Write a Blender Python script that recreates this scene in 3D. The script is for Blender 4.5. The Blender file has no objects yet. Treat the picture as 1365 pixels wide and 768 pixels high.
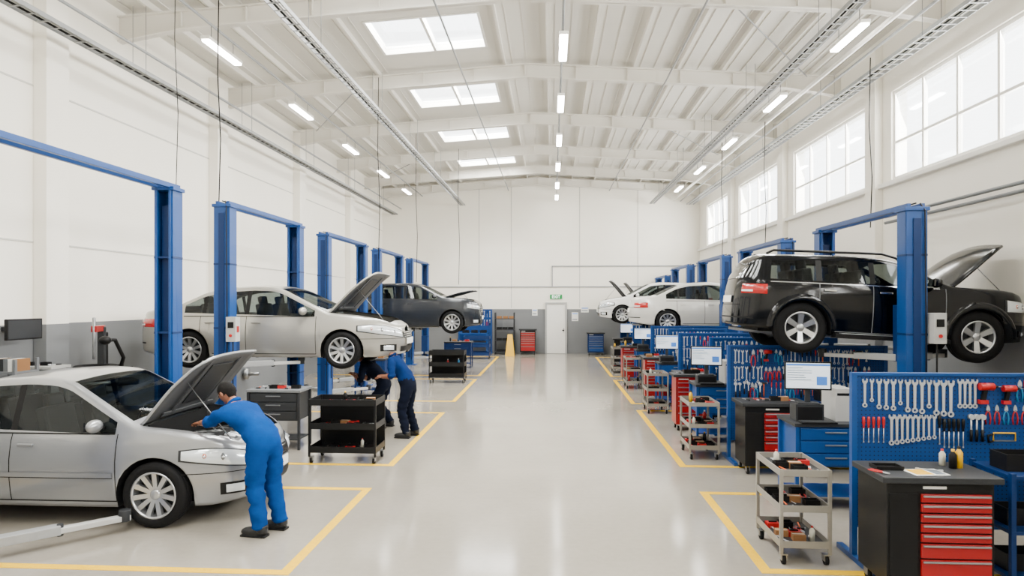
import bpy, bmesh, math, random
from math import sin, cos, pi, sqrt, radians, atan2
from mathutils import Vector, Matrix, Euler, noise
RN=random.Random(11)
scene=bpy.context.scene
COL=scene.collection

# ------------------------------------------------------------------ materials
def lin(c):
    c=c/255.0
    return c/12.92 if c<=0.04045 else ((c+0.055)/1.055)**2.4
def rgb(c): return tuple(lin(x) for x in c)
_M={}
def mat(name,col,rough=.5,metal=0.0,var=.06,scale=6,bump=0.0,emit=0.0,coat=0.0,spec=.5):
    if name in _M: return _M[name]
    m=bpy.data.materials.new(name); m.use_nodes=True
    nt=m.node_tree; N=nt.nodes; p=N['Principled BSDF']
    c=rgb(col)
    tc=N.new('ShaderNodeTexCoord'); no=N.new('ShaderNodeTexNoise')
    no.inputs['Scale'].default_value=scale; no.inputs['Detail'].default_value=4
    nt.links.new(tc.outputs['Object'],no.inputs['Vector'])
    mx=N.new('ShaderNodeMix'); mx.data_type='RGBA'
    mx.inputs[6].default_value=(*[x*(1-var) for x in c],1)
    mx.inputs[7].default_value=(*[min(1,x*(1+var)) for x in c],1)
    nt.links.new(no.outputs['Fac'],mx.inputs[0])
    nt.links.new(mx.outputs[2],p.inputs['Base Color'])
    p.inputs['Roughness'].default_value=rough
    p.inputs['Metallic'].default_value=metal
    p.inputs['Coat Weight'].default_value=coat
    p.inputs['Coat Roughness'].default_value=.04
    p.inputs['Specular IOR Level'].default_value=spec
    if bump>0:
        b=N.new('ShaderNodeBump'); b.inputs['Strength'].default_value=bump; b.inputs['Distance'].default_value=.01
        nt.links.new(no.outputs['Fac'],b.inputs['Height']); nt.links.new(b.outputs[0],p.inputs['Normal'])
    if emit>0:
        p.inputs['Emission Color'].default_value=(*c,1); p.inputs['Emission Strength'].default_value=emit
    _M[name]=m
    return m

def wall_material():
    m=bpy.data.materials.new('painted_wall'); m.use_nodes=True
    nt=m.node_tree; N=nt.nodes; p=N['Principled BSDF']
    tc=N.new('ShaderNodeTexCoord'); sx=N.new('ShaderNodeSeparateXYZ')
    nt.links.new(tc.outputs['Object'],sx.inputs[0])
    gt=N.new('ShaderNodeMath'); gt.operation='GREATER_THAN'; gt.inputs[1].default_value=2.05
    nt.links.new(sx.outputs['Z'],gt.inputs[0])
    no=N.new('ShaderNodeTexNoise'); no.inputs['Scale'].default_value=1.3; no.inputs['Detail'].default_value=6
    nt.links.new(tc.outputs['Object'],no.inputs['Vector'])
    a=N.new('ShaderNodeMix'); a.data_type='RGBA'
    a.inputs[6].default_value=(*rgb((106,108,110)),1); a.inputs[7].default_value=(*rgb((120,122,124)),1)
    b=N.new('ShaderNodeMix'); b.data_type='RGBA'
    b.inputs[6].default_value=(*rgb((242,237,225)),1); b.inputs[7].default_value=(*rgb((249,245,235)),1)
    c=N.new('ShaderNodeMix'); c.data_type='RGBA'
    nt.links.new(no.outputs['Fac'],a.inputs[0]); nt.links.new(no.outputs['Fac'],b.inputs[0])
    nt.links.new(gt.outputs[0],c.inputs[0]); nt.links.new(a.outputs[2],c.inputs[6]); nt.links.new(b.outputs[2],c.inputs[7])
    nt.links.new(c.outputs[2],p.inputs['Base Color']); p.inputs['Roughness'].default_value=.7
    return m
def floor_material():
    m=bpy.data.materials.new('polished_concrete'); m.use_nodes=True
    nt=m.node_tree; N=nt.nodes; p=N['Principled BSDF']
    tc=N.new('ShaderNodeTexCoord')
    no=N.new('ShaderNodeTexNoise'); no.inputs['Scale'].default_value=.5; no.inputs['Detail'].default_value=7; no.inputs['Roughness'].default_value=.55
    n2=N.new('ShaderNodeTexNoise'); n2.inputs['Scale'].default_value=14; n2.inputs['Detail'].default_value=6
    nt.links.new(tc.outputs['Object'],no.inputs['Vector']); nt.links.new(tc.outputs['Object'],n2.inputs['Vector'])
    ad=N.new('ShaderNodeMath'); ad.operation='MULTIPLY_ADD'; ad.inputs[1].default_value=.3
    nt.links.new(n2.outputs['Fac'],ad.inputs[0]); nt.links.new(no.outputs['Fac'],ad.inputs[2])
    cr=N.new('ShaderNodeValToRGB'); cr.color_ramp.elements[0].position=.4; cr.color_ramp.elements[1].position=.9
    cr.color_ramp.elements[0].color=(*rgb((136,130,119)),1); cr.color_ramp.elements[1].color=(*rgb((154,148,137)),1)
    nt.links.new(ad.outputs[0],cr.inputs[0]); nt.links.new(cr.outputs[0],p.inputs['Base Color'])
    mr=N.new('ShaderNodeMapRange'); mr.inputs[3].default_value=.07; mr.inputs[4].default_value=.19
    nt.links.new(no.outputs['Fac'],mr.inputs[0]); nt.links.new(mr.outputs[0],p.inputs['Roughness'])
    p.inputs['Specular IOR Level'].default_value=.85
    return m
def peg_material():
    m=bpy.data.materials.new('perforated_blue_steel'); m.use_nodes=True
    nt=m.node_tree; N=nt.nodes; p=N['Principled BSDF']
    tc=N.new('ShaderNodeTexCoord')
    s=N.new('ShaderNodeVectorMath'); s.operation='SCALE'; s.inputs['Scale'].default_value=1/.038
    fr=N.new('ShaderNodeVectorMath'); fr.operation='FRACTION'
    sb=N.new('ShaderNodeVectorMath'); sb.operation='SUBTRACT'; sb.inputs[1].default_value=(.5,.5,.5)
    ml=N.new('ShaderNodeVectorMath'); ml.operation='MULTIPLY'; ml.inputs[1].default_value=(1,0,1)
    ln=N.new('ShaderNodeVectorMath'); ln.operation='LENGTH'
    lt=N.new('ShaderNodeMath'); lt.operation='LESS_THAN'; lt.inputs[1].default_value=.16
    nt.links.new(tc.outputs['Object'],s.inputs[0]); nt.links.new(s.outputs[0],fr.inputs[0]); nt.links.new(fr.outputs[0],sb.inputs[0])
    nt.links.new(sb.outputs[0],ml.inputs[0]); nt.links.new(ml.outputs[0],ln.inputs[0]); nt.links.new(ln.outputs['Value'],lt.inputs[0])
    mx=N.new('ShaderNodeMix'); mx.data_type='RGBA'
    mx.inputs[6].default_value=(*rgb((0,54,116)),1); mx.inputs[7].default_value=(*rgb((0,14,36)),1)
    nt.links.new(lt.outputs[0],mx.inputs[0]); nt.links.new(mx.outputs[2],p.inputs['Base Color'])
    p.inputs['Roughness'].default_value=.55; p.inputs['Specular IOR Level'].default_value=.3
    return m
def glass_material(name,tint,refl=.12,fm=.4):
    m=bpy.data.materials.new(name); m.use_nodes=True
    nt=m.node_tree; N=nt.nodes; N.remove(N['Principled BSDF']); out=N['Material Output']
    tr=N.new('ShaderNodeBsdfTransparent'); tr.inputs[0].default_value=(*tint,1)
    gl=N.new('ShaderNodeBsdfGlossy'); gl.inputs['Roughness'].default_value=.03; gl.inputs[0].default_value=(.9,.95,1,1)
    lw=N.new('ShaderNodeLayerWeight'); lw.inputs[0].default_value=.2
    ma=N.new('ShaderNodeMath'); ma.operation='MULTIPLY_ADD'; ma.inputs[1].default_value=fm; ma.inputs[2].default_value=refl
    nt.links.new(lw.outputs['Fresnel'],ma.inputs[0])
    mx=N.new('ShaderNodeMixShader')
    nt.links.new(ma.outputs[0],mx.inputs[0]); nt.links.new(tr.outputs[0],mx.inputs[1]); nt.links.new(gl.outputs[0],mx.inputs[2])
    nt.links.new(mx.outputs[0],out.inputs[0])
    return m
WALL=wall_material(); FLOOR=floor_material(); PEG=peg_material()
CGLASS=glass_material('car_window_glass',(.38,.42,.41),.025,.16)
WGLASS=glass_material('clear_window_glass',(.97,.98,.98),.02)
CEIL=mat('ceiling_sheet_white',(220,217,209),.6,var=.02,scale=2)
WHITE=mat('white_paint',(238,236,230),.5,var=.03)
BEAMW=mat('beam_white_paint',(224,220,211),.5,var=.03)
BLUE=mat('lift_blue_paint',(0,60,124),.42,var=.10,scale=5,coat=.1,spec=.4)
BLUED=mat('dark_blue_paint',(0,36,84),.45,var=.10,spec=.3)
YELLOW=mat('yellow_floor_paint',(218,172,0),.6,var=.12,scale=20,spec=.12)
YEL2=mat('safety_yellow',(228,176,4),.45)
BLACK=mat('black_plastic',(11,11,12),.5,spec=.25)
BLACKG=mat('black_enamel',(12,13,14),.4,spec=.3)
RUBBER=mat('rubber',(14,14,15),.8,bump=.2,scale=60,spec=.2)
RIM=mat('alloy_silver',(190,192,195),.28,metal=.85,var=.03)
CHROME=mat('chrome_steel',(210,212,214),.18,metal=1,var=.04,scale=20)
TOOLC=mat('polished_tool_steel',(208,210,212),.28,metal=.5,var=.05,scale=20)
STEEL=mat('brushed_steel',(150,152,154),.35,metal=.8,var=.08,scale=20)
GALV=mat('galvanised_steel',(148,150,151),.5,metal=.3,var=.12,scale=15)
GREY=mat('grey_paint',(105,108,111),.5)
LGREY=mat('light_grey_paint',(172,172,170),.45)
DGREY=mat('dark_grey_metal',(38,40,43),.5,spec=.35)
BEIGE=mat('warm_grey_cart_paint',(128,124,116),.42)
RED=mat('red_enamel',(150,4,12),.35,coat=.2,spec=.4)
REDP=mat('red_plastic',(174,10,14),.45)
ORANGE=mat('orange_plastic',(215,90,20),.5)
GREEN=mat('exit_green',(10,130,65),.4,emit=.5)
PAPER=mat('paper_white',(232,232,228),.8)
BROWN=mat('brown_card',(136,94,55),.8)
CLEARP=mat('translucent_plastic',(205,205,190),.35)
CYAN=mat('cyan_plastic',(20,120,170),.4)
UNDER=mat('underbody_black',(14,14,15),.7,spec=.25)
UHOOD=mat('hood_underside_grey',(66,68,71),.6)
INTER=mat('car_interior_grey',(52,53,54),.8)
TAIL=mat('tail_light_red',(160,4,8),.15,coat=.6,emit=.2)
LAMPM=mat('headlamp_lens',(222,229,234),.1,metal=.25,coat=1)
GLASSD=mat('dark_glass',(7,9,11),.06,coat=.5,var=.02)
SCREEN=mat('monitor_screen',(205,215,225),.3,emit=1.1,var=.02)
SCRB=mat('screen_blue_bar',(60,110,185),.3,emit=.8)
SCRT=mat('screen_text_grey',(90,100,110),.4,emit=.4)
LAMP=mat('led_diffuser',(255,252,244),.4,emit=40,var=.0)
SKIN=mat('skin_tone',(134,84,60),.55,var=.08,scale=30)
HAIR=mat('black_hair',(13,11,10),.85,bump=.6,scale=150,spec=.2)
COVER=mat('blue_coverall_cloth',(2,54,118),.95,var=.35,scale=7,bump=.8,spec=.08)
NAVY=mat('navy_work_trousers',(13,18,32),.95,var=.25,scale=9,bump=.6,spec=.08)
SHIRT=mat('blue_work_shirt',(6,34,78),.95,var=.25,scale=9,bump=.6,spec=.08)
LEATHER=mat('black_leather',(13,13,14),.5)
SILVER1=mat('silver_car_paint',(150,152,155),.28,metal=.6,var=.015,coat=.7)
SILVER2=mat('warm_silver_car_paint',(166,164,157),.28,metal=.5,var=.015,coat=.7)
SILVER3=mat('pale_silver_car_paint',(206,205,200),.28,metal=.2,var=.015,coat=.7)
WHITEC=mat('white_car_paint',(224,224,223),.25,var=.01,coat=.7)
BLACKC=mat('black_car_paint',(2,4,9),.10,var=.02,spec=.32)
GREYC=mat('dark_grey_car_paint',(36,40,46),.2,metal=.2,var=.02,coat=.3)

# ------------------------------------------------------------------ mesh builder
class MB:
    def __init__(s): s.v=[];s.f=[];s.fm=[];s.sm=[];s.mats=[]
    def mi(s,m):
        if m not in s.mats: s.mats.append(m)
        return s.mats.index(m)
    def add(s,vs,fs,m,smooth=False,M=None):
        o=len(s.v); k=s.mi(m)
        for v in vs:
            v=Vector(v)
            s.v.append(M@v if M is not None else v)
        for f in fs: s.f.append([i+o for i in f]); s.fm.append(k); s.sm.append(smooth)
        return s
    def box(s,c,d,m,rot=None,M=None):
        x,y,z=d[0]/2,d[1]/2,d[2]/2
        vs=[Vector(p) for p in ((-x,-y,-z),(x,-y,-z),(x,y,-z),(-x,y,-z),(-x,-y,z),(x,-y,z),(x,y,z),(-x,y,z))]
        if rot is not None:
            e=Euler(rot).to_matrix(); vs=[e@v for v in vs]
        c=Vector(c); vs=[v+c for v in vs]
        return s.add(vs,[(0,3,2,1),(4,5,6,7),(0,1,5,4),(1,2,6,5),(2,3,7,6),(3,0,4,7)],m,False,M)
    def bb(s,x0,x1,y0,y1,z0,z1,m):
        return s.box(((x0+x1)/2,(y0+y1)/2,(z0+z1)/2),(abs(x1-x0),abs(y1-y0),abs(z1-z0)),m)
    def cyl(s,p0,p1,r0,m,r1=None,n=12,smooth=True,caps=True,M=None):
        p0=Vector(p0);p1=Vector(p1); r1=r0 if r1 is None else r1
        d=(p1-p0).normalized(); a=d.orthogonal().normalized(); b=d.cross(a)
        vs=[];fs=[]
        for p,r in((p0,r0),(p1,r1)):
            for i in range(n):
                t=2*pi*i/n; vs.append(p+a*(r*cos(t))+b*(r*sin(t)))
        for i in range(n): j=(i+1)%n; fs.append((i,j,n+j,n+i))
        s.add(vs,fs,m,smooth,M)
        if caps:
            s.add(vs[:n],[tuple(reversed(range(n)))],m,False,M); s.add(vs[n:],[tuple(range(n))],m,False,M)
        return s
    def tube(s,pts,r,m,n=8,M=None):
        pts=[Vector(p) for p in pts]; vs=[];fs=[]; ref=None
        for i,p in enumerate(pts):
            d=(pts[min(i+1,len(pts)-1)]-pts[max(i-1,0)]).normalized()
            if ref is None: a=d.orthogonal().normalized()
            else:
                a=ref-d*ref.dot(d)
                a=a.normalized() if a.length>1e-6 else d.orthogonal().normalized()
            ref=a; b=d.cross(a)
            for k in range(n):
                t=2*pi*k/n; vs.append(p+a*(r*cos(t))+b*(r*sin(t)))
        for i in range(len(pts)-1):
            for k in range(n):
                j=(k+1)%n; fs.append((i*n+k,i*n+j,(i+1)*n+j,(i+1)*n+k))
        fs.append(tuple(reversed(range(n)))); L=(len(pts)-1)*n; fs.append(tuple(L+k for k in range(n)))
        return s.add(vs,fs,m,True,M)
    def lathe(s,prof,m,n=24,axis='Z',c=(0,0,0),smooth=True,close=False,M=None):
        vs=[];fs=[];c=Vector(c); q=len(prof)
        for i in range(n):
            t=2*pi*i/n
            for r,h in prof:
                a,b=r*cos(t),r*sin(t)
                vs.append(c+(Vector((a,b,h)) if axis=='Z' else Vector((b,h,a)) if axis=='Y' else Vector((h,a,b))))
        for i in range(n):
            j=(i+1)%n
            for k in range(q-1 if not close else q):
                k2=(k+1)%q
                fs.append((i*q+k,j*q+k,j*q+k2,i*q+k2))
        return s.add(vs,fs,m,smooth,M)
    def prism(s,poly,a,b,m,plane='XZ',M=None,smooth=False):
        n=len(poly); vs=[]
        for h in(a,b):
            for p,q in poly:
                vs.append((p,h,q) if plane=='XZ' else (p,q,h) if plane=='XY' else (h,p,q))
        fs=[tuple(range(n)),tuple(reversed(range(n,2*n)))]
        for i in range(n): j=(i+1)%n; fs.append((i,n+i,n+j,j))
        return s.add(vs,fs,m,smooth,M)
    def ball(s,c,r,m,n=14,k=8,M=None,rot=None):
        c=Vector(c); r=Vector(r) if hasattr(r,'__len__') else Vector((r,r,r)); vs=[];fs=[]
        e=Euler(rot).to_matrix() if rot else None
        for i in range(k+1):
            ph=pi*i/k
            for j in range(n):
                t=2*pi*j/n; v=Vector((r.x*sin(ph)*cos(t),r.y*sin(ph)*sin(t),r.z*cos(ph)))
                if e: v=e@v
                vs.append(c+v)
        for i in range(k):
            for j in range(n):
                q=(j+1)%n; fs.append((i*n+j,(i+1)*n+j,(i+1)*n+q,i*n+q))
        return s.add(vs,fs,m,True,M)
    def mesh(s,name):
        me=bpy.data.meshes.new(name); me.from_pydata([tuple(v) for v in s.v],[],s.f)
        for m in s.mats: me.materials.append(m)
        me.polygons.foreach_set('material_index',s.fm); me.polygons.foreach_set('use_smooth',s.sm)
        bm=bmesh.new(); bm.from_mesh(me); bmesh.ops.remove_doubles(bm,verts=bm.verts,dist=1e-6)
        bmesh.ops.recalc_face_normals(bm,faces=bm.faces); bm.to_mesh(me); bm.free()
        me.update(); return me
    def obj(s,name,bevel=0,parent=None,loc=(0,0,0),rot=(0,0,0)):
        o=bpy.data.objects.new(name,s.mesh(name)); COL.objects.link(o)
        o.location=loc; o.rotation_euler=rot
        if parent is not None: o.parent=parent
        if bevel:
            b=o.modifiers.new('bevel','BEVEL'); b.width=bevel; b.segments=2; b.limit_method='ANGLE'; b.angle_limit=radians(50)
        return o
def empty(name,loc=(0,0,0),rot=(0,0,0)):
    o=bpy.data.objects.new(name,None); COL.objects.link(o); o.location=loc; o.rotation_euler=rot; o.empty_display_size=.1
    return o
def tag(o,label,cat,group=None):
    o['label']=label; o['category']=cat
    if group: o['group']=group
    return o
def struct(o,label=None):
    o['kind']='structure'
    if label: o['label']=label
    return o
def clone(root,loc=None,rot=None,label=None,group=None):
    n=root.copy(); COL.objects.link(n)
    if loc is not None: n.location=loc
    if rot is not None: n.rotation_euler=rot
    if label: n['label']=label
    if group: n['group']=group
    def rec(a,b):
        for c in list(a.children):
            if c==b: continue
            cc=c.copy(); cc.parent=b; COL.objects.link(cc); rec(c,cc)
    kids=list(root.children)
    for c in kids:
        cc=c.copy(); cc.parent=n; COL.objects.link(cc); rec(c,cc)
    return n

# ------------------------------------------------------------------ room
XL,XR,YB,Y0=-7.95,6.7,30.5,-8.0
EAVE,RIDGE,XM=7.75,8.2,-.6
def zceil(x): return EAVE+(RIDGE-EAVE)*(1-abs(x-XM)/(XR-XM if x>XM else XM-XL))
struct(MB().bb(XL-.3,XR+.3,Y0,YB+.3,-.2,0,FLOOR).obj('floor'),'light grey polished concrete workshop floor')
TN=[0]
def trim(mb,label,bevel=0):
    TN[0]+=1; return struct(mb.obj('trim_%d'%TN[0],bevel),label)
b=MB(); b.bb(XL-.3,XL,Y0,YB+.3,0,8.3,WALL); struct(b.obj('wall_left'),'white wall with grey painted lower band')
b=MB(); b.bb(XL,XR,YB,YB+.3,0,8.4,WALL); struct(b.obj('wall_back'),'white back wall with grey painted lower band')
b=MB(); b.bb(XL-.3,XR+.3,Y0-.3,Y0,0,8.4,WALL); struct(b.obj('wall_front_added'),'added unseen white end wall with grey painted lower band')  # unseen end wall, added to shut out world light and calm reflections
WINS=[(-6.7,-2.6),(-1.35,2.75),(4.0,8.1),(9.4,13.5),(14.6,18.8),(20.1,24.2),(25.6,29.1)]  # windows beside and behind the camera are unseen, added for extra light
WZ0,WZ1=4.8,6.55
b=MB(); b.bb(XR,XR+.3,Y0,YB+.3,0,WZ0,WALL); b.bb(XR,XR+.3,Y0,YB+.3,WZ1,8.3,WALL)
pr=Y0
for a,c in WINS: b.bb(XR,XR+.3,pr,a,WZ0,WZ1,WALL); pr=c
b.bb(XR,XR+.3,pr,YB+.3,WZ0,WZ1,WALL)
struct(b.obj('wall_right'),'white wall with high window openings')
for i,(a,c) in enumerate(WINS):
    b=MB(); t=.06
    b.bb(XR+.05,XR+.13,a,a+t,WZ0,WZ1,WHITE); b.bb(XR+.05,XR+.13,c-t,c,WZ0,WZ1,WHITE)
    b.bb(XR+.05,XR+.13,a+t,c-t,WZ0,WZ0+t,WHITE); b.bb(XR+.05,XR+.13,a+t,c-t,WZ1-t,WZ1,WHITE)
    for k in range(1,4): y=a+(c-a)*k/4; b.bb(XR+.05,XR+.12,y-.03,y+.03,WZ0+t,WZ1-t,WHITE)
    zz=WZ0+.42*(WZ1-WZ0)
    for k in range(4):
        y0=a+(c-a)*k/4+.03; y1=a+(c-a)*(k+1)/4-.03
        b.bb(XR+.055,XR+.115,y0,y1,zz-.025,zz+.025,WHITE)
        b.bb(XR+.082,XR+.088,y0,y1,WZ0+t,zz-.02,WGLASS); b.bb(XR+.082,XR+.088,y0,y1,zz+.02,WZ1-t,WGLASS)
    struct(b.obj('window_%d'%(i+1)),'high white-framed multi-pane strip window')
trim(MB().bb(XR-.1,XR,Y0,YB,WZ0-.12,WZ0-.03,WHITE),'white ledge below high windows',.01)
for y in (-2,3.4,8.75,14.05,19.45,24.9):
    trim(MB().bb(XR-.16,XR,y-.22,y+.22,0,7.6,WALL),'white wall pilaster',.01)
for y in (-.5,4.7,9.9,15.1,20.1,25.2):
    trim(MB().bb(XL,XL+.22,y-.24,y+.24,0,7.6,WALL),'white wall pilaster',.01)
GROOVE=mat('panel_joint_grey',(195,193,186),.7)
for z in (3.3,5.7): trim(MB().bb(XL,XL+.012,Y0,YB,z,z+.025,GROOVE),'thin horizontal wall panel joint')
for x in (-3.4,-1.9,1.25,3.9): trim(MB().bb(x,x+.03,YB-.012,YB,2.1,7.9,GROOVE),'thin vertical wall panel joint')
trim(MB().bb(XL,XR,YB-.03,YB,3.05,3.1,GALV),'horizontal conduit run on back wall')
trim(MB().bb(-.02,XR,YB-.04,YB,4.0,4.05,GALV).bb(-.02,.03,YB-.04,YB,3.1,4.0,GALV),'pipe run on back wall')
SKX=(-3.8,-1.45); SKY=[(-5.7,-4.0),(-1.5,.2),(2.5,4.2),(6.5,8.2),(9.2,10.8),(13.0,14.8),(17.2,18.9),(21.4,23.0),(25.7,27.2)]  # skylights over and behind the camera are unseen, added to brighten the near hall
b=MB()
xs=[XL-.3,SKX[0],SKX[1],XM,XR+.3]; ys=[Y0-.3]+[v for p in SKY for v in p]+[YB+.3]
for i in range(4):
    for j in range(len(ys)-1):
        if i==1 and j%2==1: continue
        x0,x1,y0,y1=xs[i],xs[i+1],ys[j],ys[j+1]
        z0=EAVE if i==0 else zceil(x0); z1=zceil(x1) if i<3 else EAVE
        vs=[(x0,y0,z0),(x1,y0,z1),(x1,y1,z1),(x0,y1,z0)]; vs+=[(p[0],p[1],p[2]+.12) for p in vs]
        b.add(vs,[(0,3,2,1),(4,5,6,7),(0,1,5,4),(1,2,6,5),(2,3,7,6),(3,0,4,7)],CEIL)
struct(b.obj('ceiling'),'white shallow-pitched sheet metal roof underside')
for i,(a,c) in enumerate(SKY):
    b=MB(); z0=zceil(SKX[0]); z1=zceil(SKX[1]); xm=(SKX[0]+SKX[1])/2; zm=(z0+z1)/2
    def beamq(x0,x1,y0,y1,za,zb,h,m):
        vs=[(x0,y0,za),(x1,y0,zb),(x1,y1,zb),(x0,y1,za)]; vs+=[(p[0],p[1],p[2]+h) for p in vs]
        b.add(vs,[(0,3,2,1),(4,5,6,7),(0,1,5,4),(1,2,6,5),(2,3,7,6),(3,0,4,7)],m)
    w=.05
    beamq(SKX[0],SKX[1],a,a+w,z0-.02,z1-.02,.18,WHITE); beamq(SKX[0],SKX[1],c-w,c,z0-.02,z1-.02,.18,WHITE)
    beamq(SKX[0],SKX[0]+w,a+w,c-w,z0-.02,z0-.015,.18,WHITE); beamq(SKX[1]-w,SKX[1],a+w,c-w,z1-.025,z1-.02,.18,WHITE)
    beamq(xm-.03,xm+.03,a+w,c-w,zm-.02,zm-.02,.16,WHITE)
    beamq(SKX[0]+w,SKX[1]-w,a+w,c-w,z0+.1,z1+.1,.01,WGLASS)
    struct(b.obj('window_%d'%(i+10)),'rectangular roof skylight with white frame')
x=XL+.7
while x<XR-.2:
    if not(SKX[0]-.08<x<SKX[1]+.08):
        z=zceil(x); trim(MB().bb(x-.02,x+.02,Y0,YB,z-.11,z+.01,BEAMW),'white roof purlin')
    x+=1.02
x=XL+.2
rib=MB()
while x<XR:
    if not(SKX[0]-.04<x<SKX[1]+.04):
        z=zceil(x); rib.bb(x-.008,x+.008,Y0,YB,z-.01,z+.01,CEIL)
    x+=.34
trim(rib,'raised ribs of roof sheeting')
BY=[-4.7,-.6,3.5,7.6,11.7,15.8,19.9,24.0,27.6,30.3]
for y in BY:
    b=MB()
    def zb(x): return zceil(x)-.11
    D=.34
    p=[(XL,zb(XL)),(XM,zb(XM)),(XR,zb(XR)),(XR,zb(XR)-D-.14),(XR-1.2,zb(XR-1.2)-D),(XM,zb(XM)-D),(XL+1.2,zb(XL+1.2)-D),(XL,zb(XL)-D-.14)]
    b.prism(p,-.015,.015,BEAMW)
    for s0,s1 in(((XL,zb(XL)-D-.14),(XL+1.2,zb(XL+1.2)-D)),((XL+1.2,zb(XL+1.2)-D),(XM,zb(XM)-D)),((XM,zb(XM)-D),(XR-1.2,zb(XR-1.2)-D)),((XR-1.2,zb(XR-1.2)-D),(XR,zb(XR)-D-.14)),((XL,zb(XL)-.03),(XM,zb(XM)-.03)),((XM,zb(XM)-.03),(XR,zb(XR)-.03))):
        b.prism([s0,s1,(s1[0],s1[1]+.025),(s0[0],s0[1]+.025)],-.08,.08,BEAMW)
    for k in range(11): xx=XL+1.2+k*1.22; b.bb(xx-.01,xx+.01,-.075,.075,zb(xx)-D+.03,zb(xx)-.04,BEAMW)
    o=b.obj('roof_beam',loc=(0,y,0)); tag(o,'white tapered steel roof beam spanning the hall','roof beam','roof beams')
for i in range(4,8):
    y0,y1=BY[i]+.1,BY[i+1]-.1
    for xa,xb in (((3.0,5.9),) if i%2==0 else ((-4.6,-7.2),)):
        o=MB().cyl((xa,y0,zceil(xa)-.18),(xb,y1,zceil(xb)-.18),.014,GALV,n=6).obj('brace_rod'); tag(o,'slim diagonal bracing rod between roof beams','brace rod','roof brace rods')
def fl(x0,x1,y0,y1): trim(MB().bb(x0,x1,y0,y1,0,.003,YELLOW),'yellow painted bay line on floor')
w=.05
for a,c in((5.66,8.36),(9.5,14.15),(15.7,20.3),(21.2,28.6)):
    fl(-2.36-w,-2.36+w,a,c); fl(-7.4,-2.36-w,a,a+.1); fl(-7.4,-2.36-w,c-.1,c)
for a,c in((5.95,8.45),(9.7,14.7),(15.6,20.3),(21.2,28.6)):
    fl(1.9-w,1.9+w,a,c); fl(1.9+w,6.2,a,a+.1); fl(1.9+w,6.2,c-.1,c)
b=MB(); DX=.18
b.bb(-.5,-.42,-.08,0,0,2.36,LGREY).bb(.42,.5,-.08,0,0,2.36,LGREY).bb(-.42,.42,-.08,0,2.28,2.36,LGREY)
b.bb(-.42,.42,-.05,-.005,0.01,2.28,WHITE); b.bb(-.3,.3,-.055,-.05,1.4,1.95,WHITE); b.bb(-.3,.3,-.055,-.05,.2,1.1,WHITE)
b.bb(.28,.38,-.09,-.05,1.05,1.1,DGREY); b.bb(.34,.37,-.07,-.05,.98,1.18,STEEL)
struct(b.obj('door_1',loc=(DX,YB,0)),'white single door in pale frame')
ex=MB().bb(-.28,.28,-.06,0,0,.2,GREEN).obj('exit_sign',.005,loc=(DX,YB,2.52)); tag(ex,'green illuminated exit sign above the white door','sign')
cu=bpy.data.curves.new('exit_lettering','FONT'); cu.body='EXIT'; cu.size=.19; cu.align_x='CENTER'; cu.extrude=.004
tx=bpy.data.objects.new('tmp_text',cu); COL.objects.link(tx)
dg=bpy.context.evaluated_depsgraph_get(); dg.update()
tm_=bpy.data.meshes.new_from_object(tx.evaluated_get(dg)); bpy.data.objects.remove(tx)
tm_.materials.clear(); tm_.materials.append(mat('sign_white',(250,250,250),.5,emit=2))
t2=bpy.data.objects.new('lettering',tm_); COL.objects.link(t2); t2.parent=ex; t2.location=(0,-.064,.035); t2.rotation_euler=(pi/2,0,0)

# ------------------------------------------------------------------ ceiling fixtures
def fixture(loc,hang):
    r=empty('strip_light',loc)
    MB().bb(-.08,.08,-.62,.62,0,.06,WHITE).obj('lamp_housing',.008,r)
    MB().bb(-.07,.07,-.6,.6,-.035,0,LAMP).obj('diffuser',.01,r)
    h=MB()
    for y in(-.4,.4): h.cyl((0,y,.06),(0,y,hang),.006,GREY,n=6)
    h.obj('suspension_rod',0,r); return r
fa=tag(fixture((.2,12.0,7.0),.5),'white linear LED light hung from the roof','ceiling light','hanging strip lights')
for y in(-3.6,.3,4.2,8.1,15.4,18.9,22.6,26.2,29.2): clone(fa,(.2,y,7.0))
fb=tag(fixture((-6.0,11.7,6.95),.3),'white linear LED light hung from the roof','ceiling light','hanging strip lights')
for x in(-6.0,5.1):
    for y in(-4.2,-.3,3.6,7.6,11.7,15.5,19.4,23.2,27.0):
        if (x,y)!=(-6.0,11.7): clone(fb,(x,y,6.95))
def tray(x,z,wd,y0,y1,lab,hangz):
    b=MB(); b.bb(-wd/2,-wd/2+.012,y0,y1,0,.07,GALV).bb(wd/2-.012,wd/2,y0,y1,0,.07,GALV)
    y=y0
    while y<y1: b.bb(-wd/2,wd/2,y,y+.02,0,.012,GALV); y+=.25
    b.cyl((-.03,y0,.03),(-.03,y1,.03),.018,BLACK,n=6); b.cyl((.03,y0,.03),(.03,y1,.03),.014,LGREY,n=6)
    r=b.obj('cable_tray',loc=(x,0,z)); tag(r,lab,'cable tray')
    h=MB(); y=y0+1
    while y<y1: h.cyl((-wd/2,y,0),(-wd/2,y,hangz-z),.005,GREY,n=5); h.cyl((wd/2,y,0),(wd/2,y,hangz-z),.005,GREY,n=5); y+=4.1
    h.obj('hanger_rod',0,r)
tray(-7.25,6.4,.24,2,30.2,'galvanised cable tray running along the wall',7.6)
tray(-4.1,6.8,.22,2,30.2,'galvanised ladder cable tray hung below the roof beams',7.8)
tray(4.5,6.8,.2,2,30.2,'galvanised ladder cable tray hung below the roof beams',7.8)
tray(6.2,6.75,.3,2,30.2,'wide galvanised cable tray near the window wall',7.5)
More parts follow.
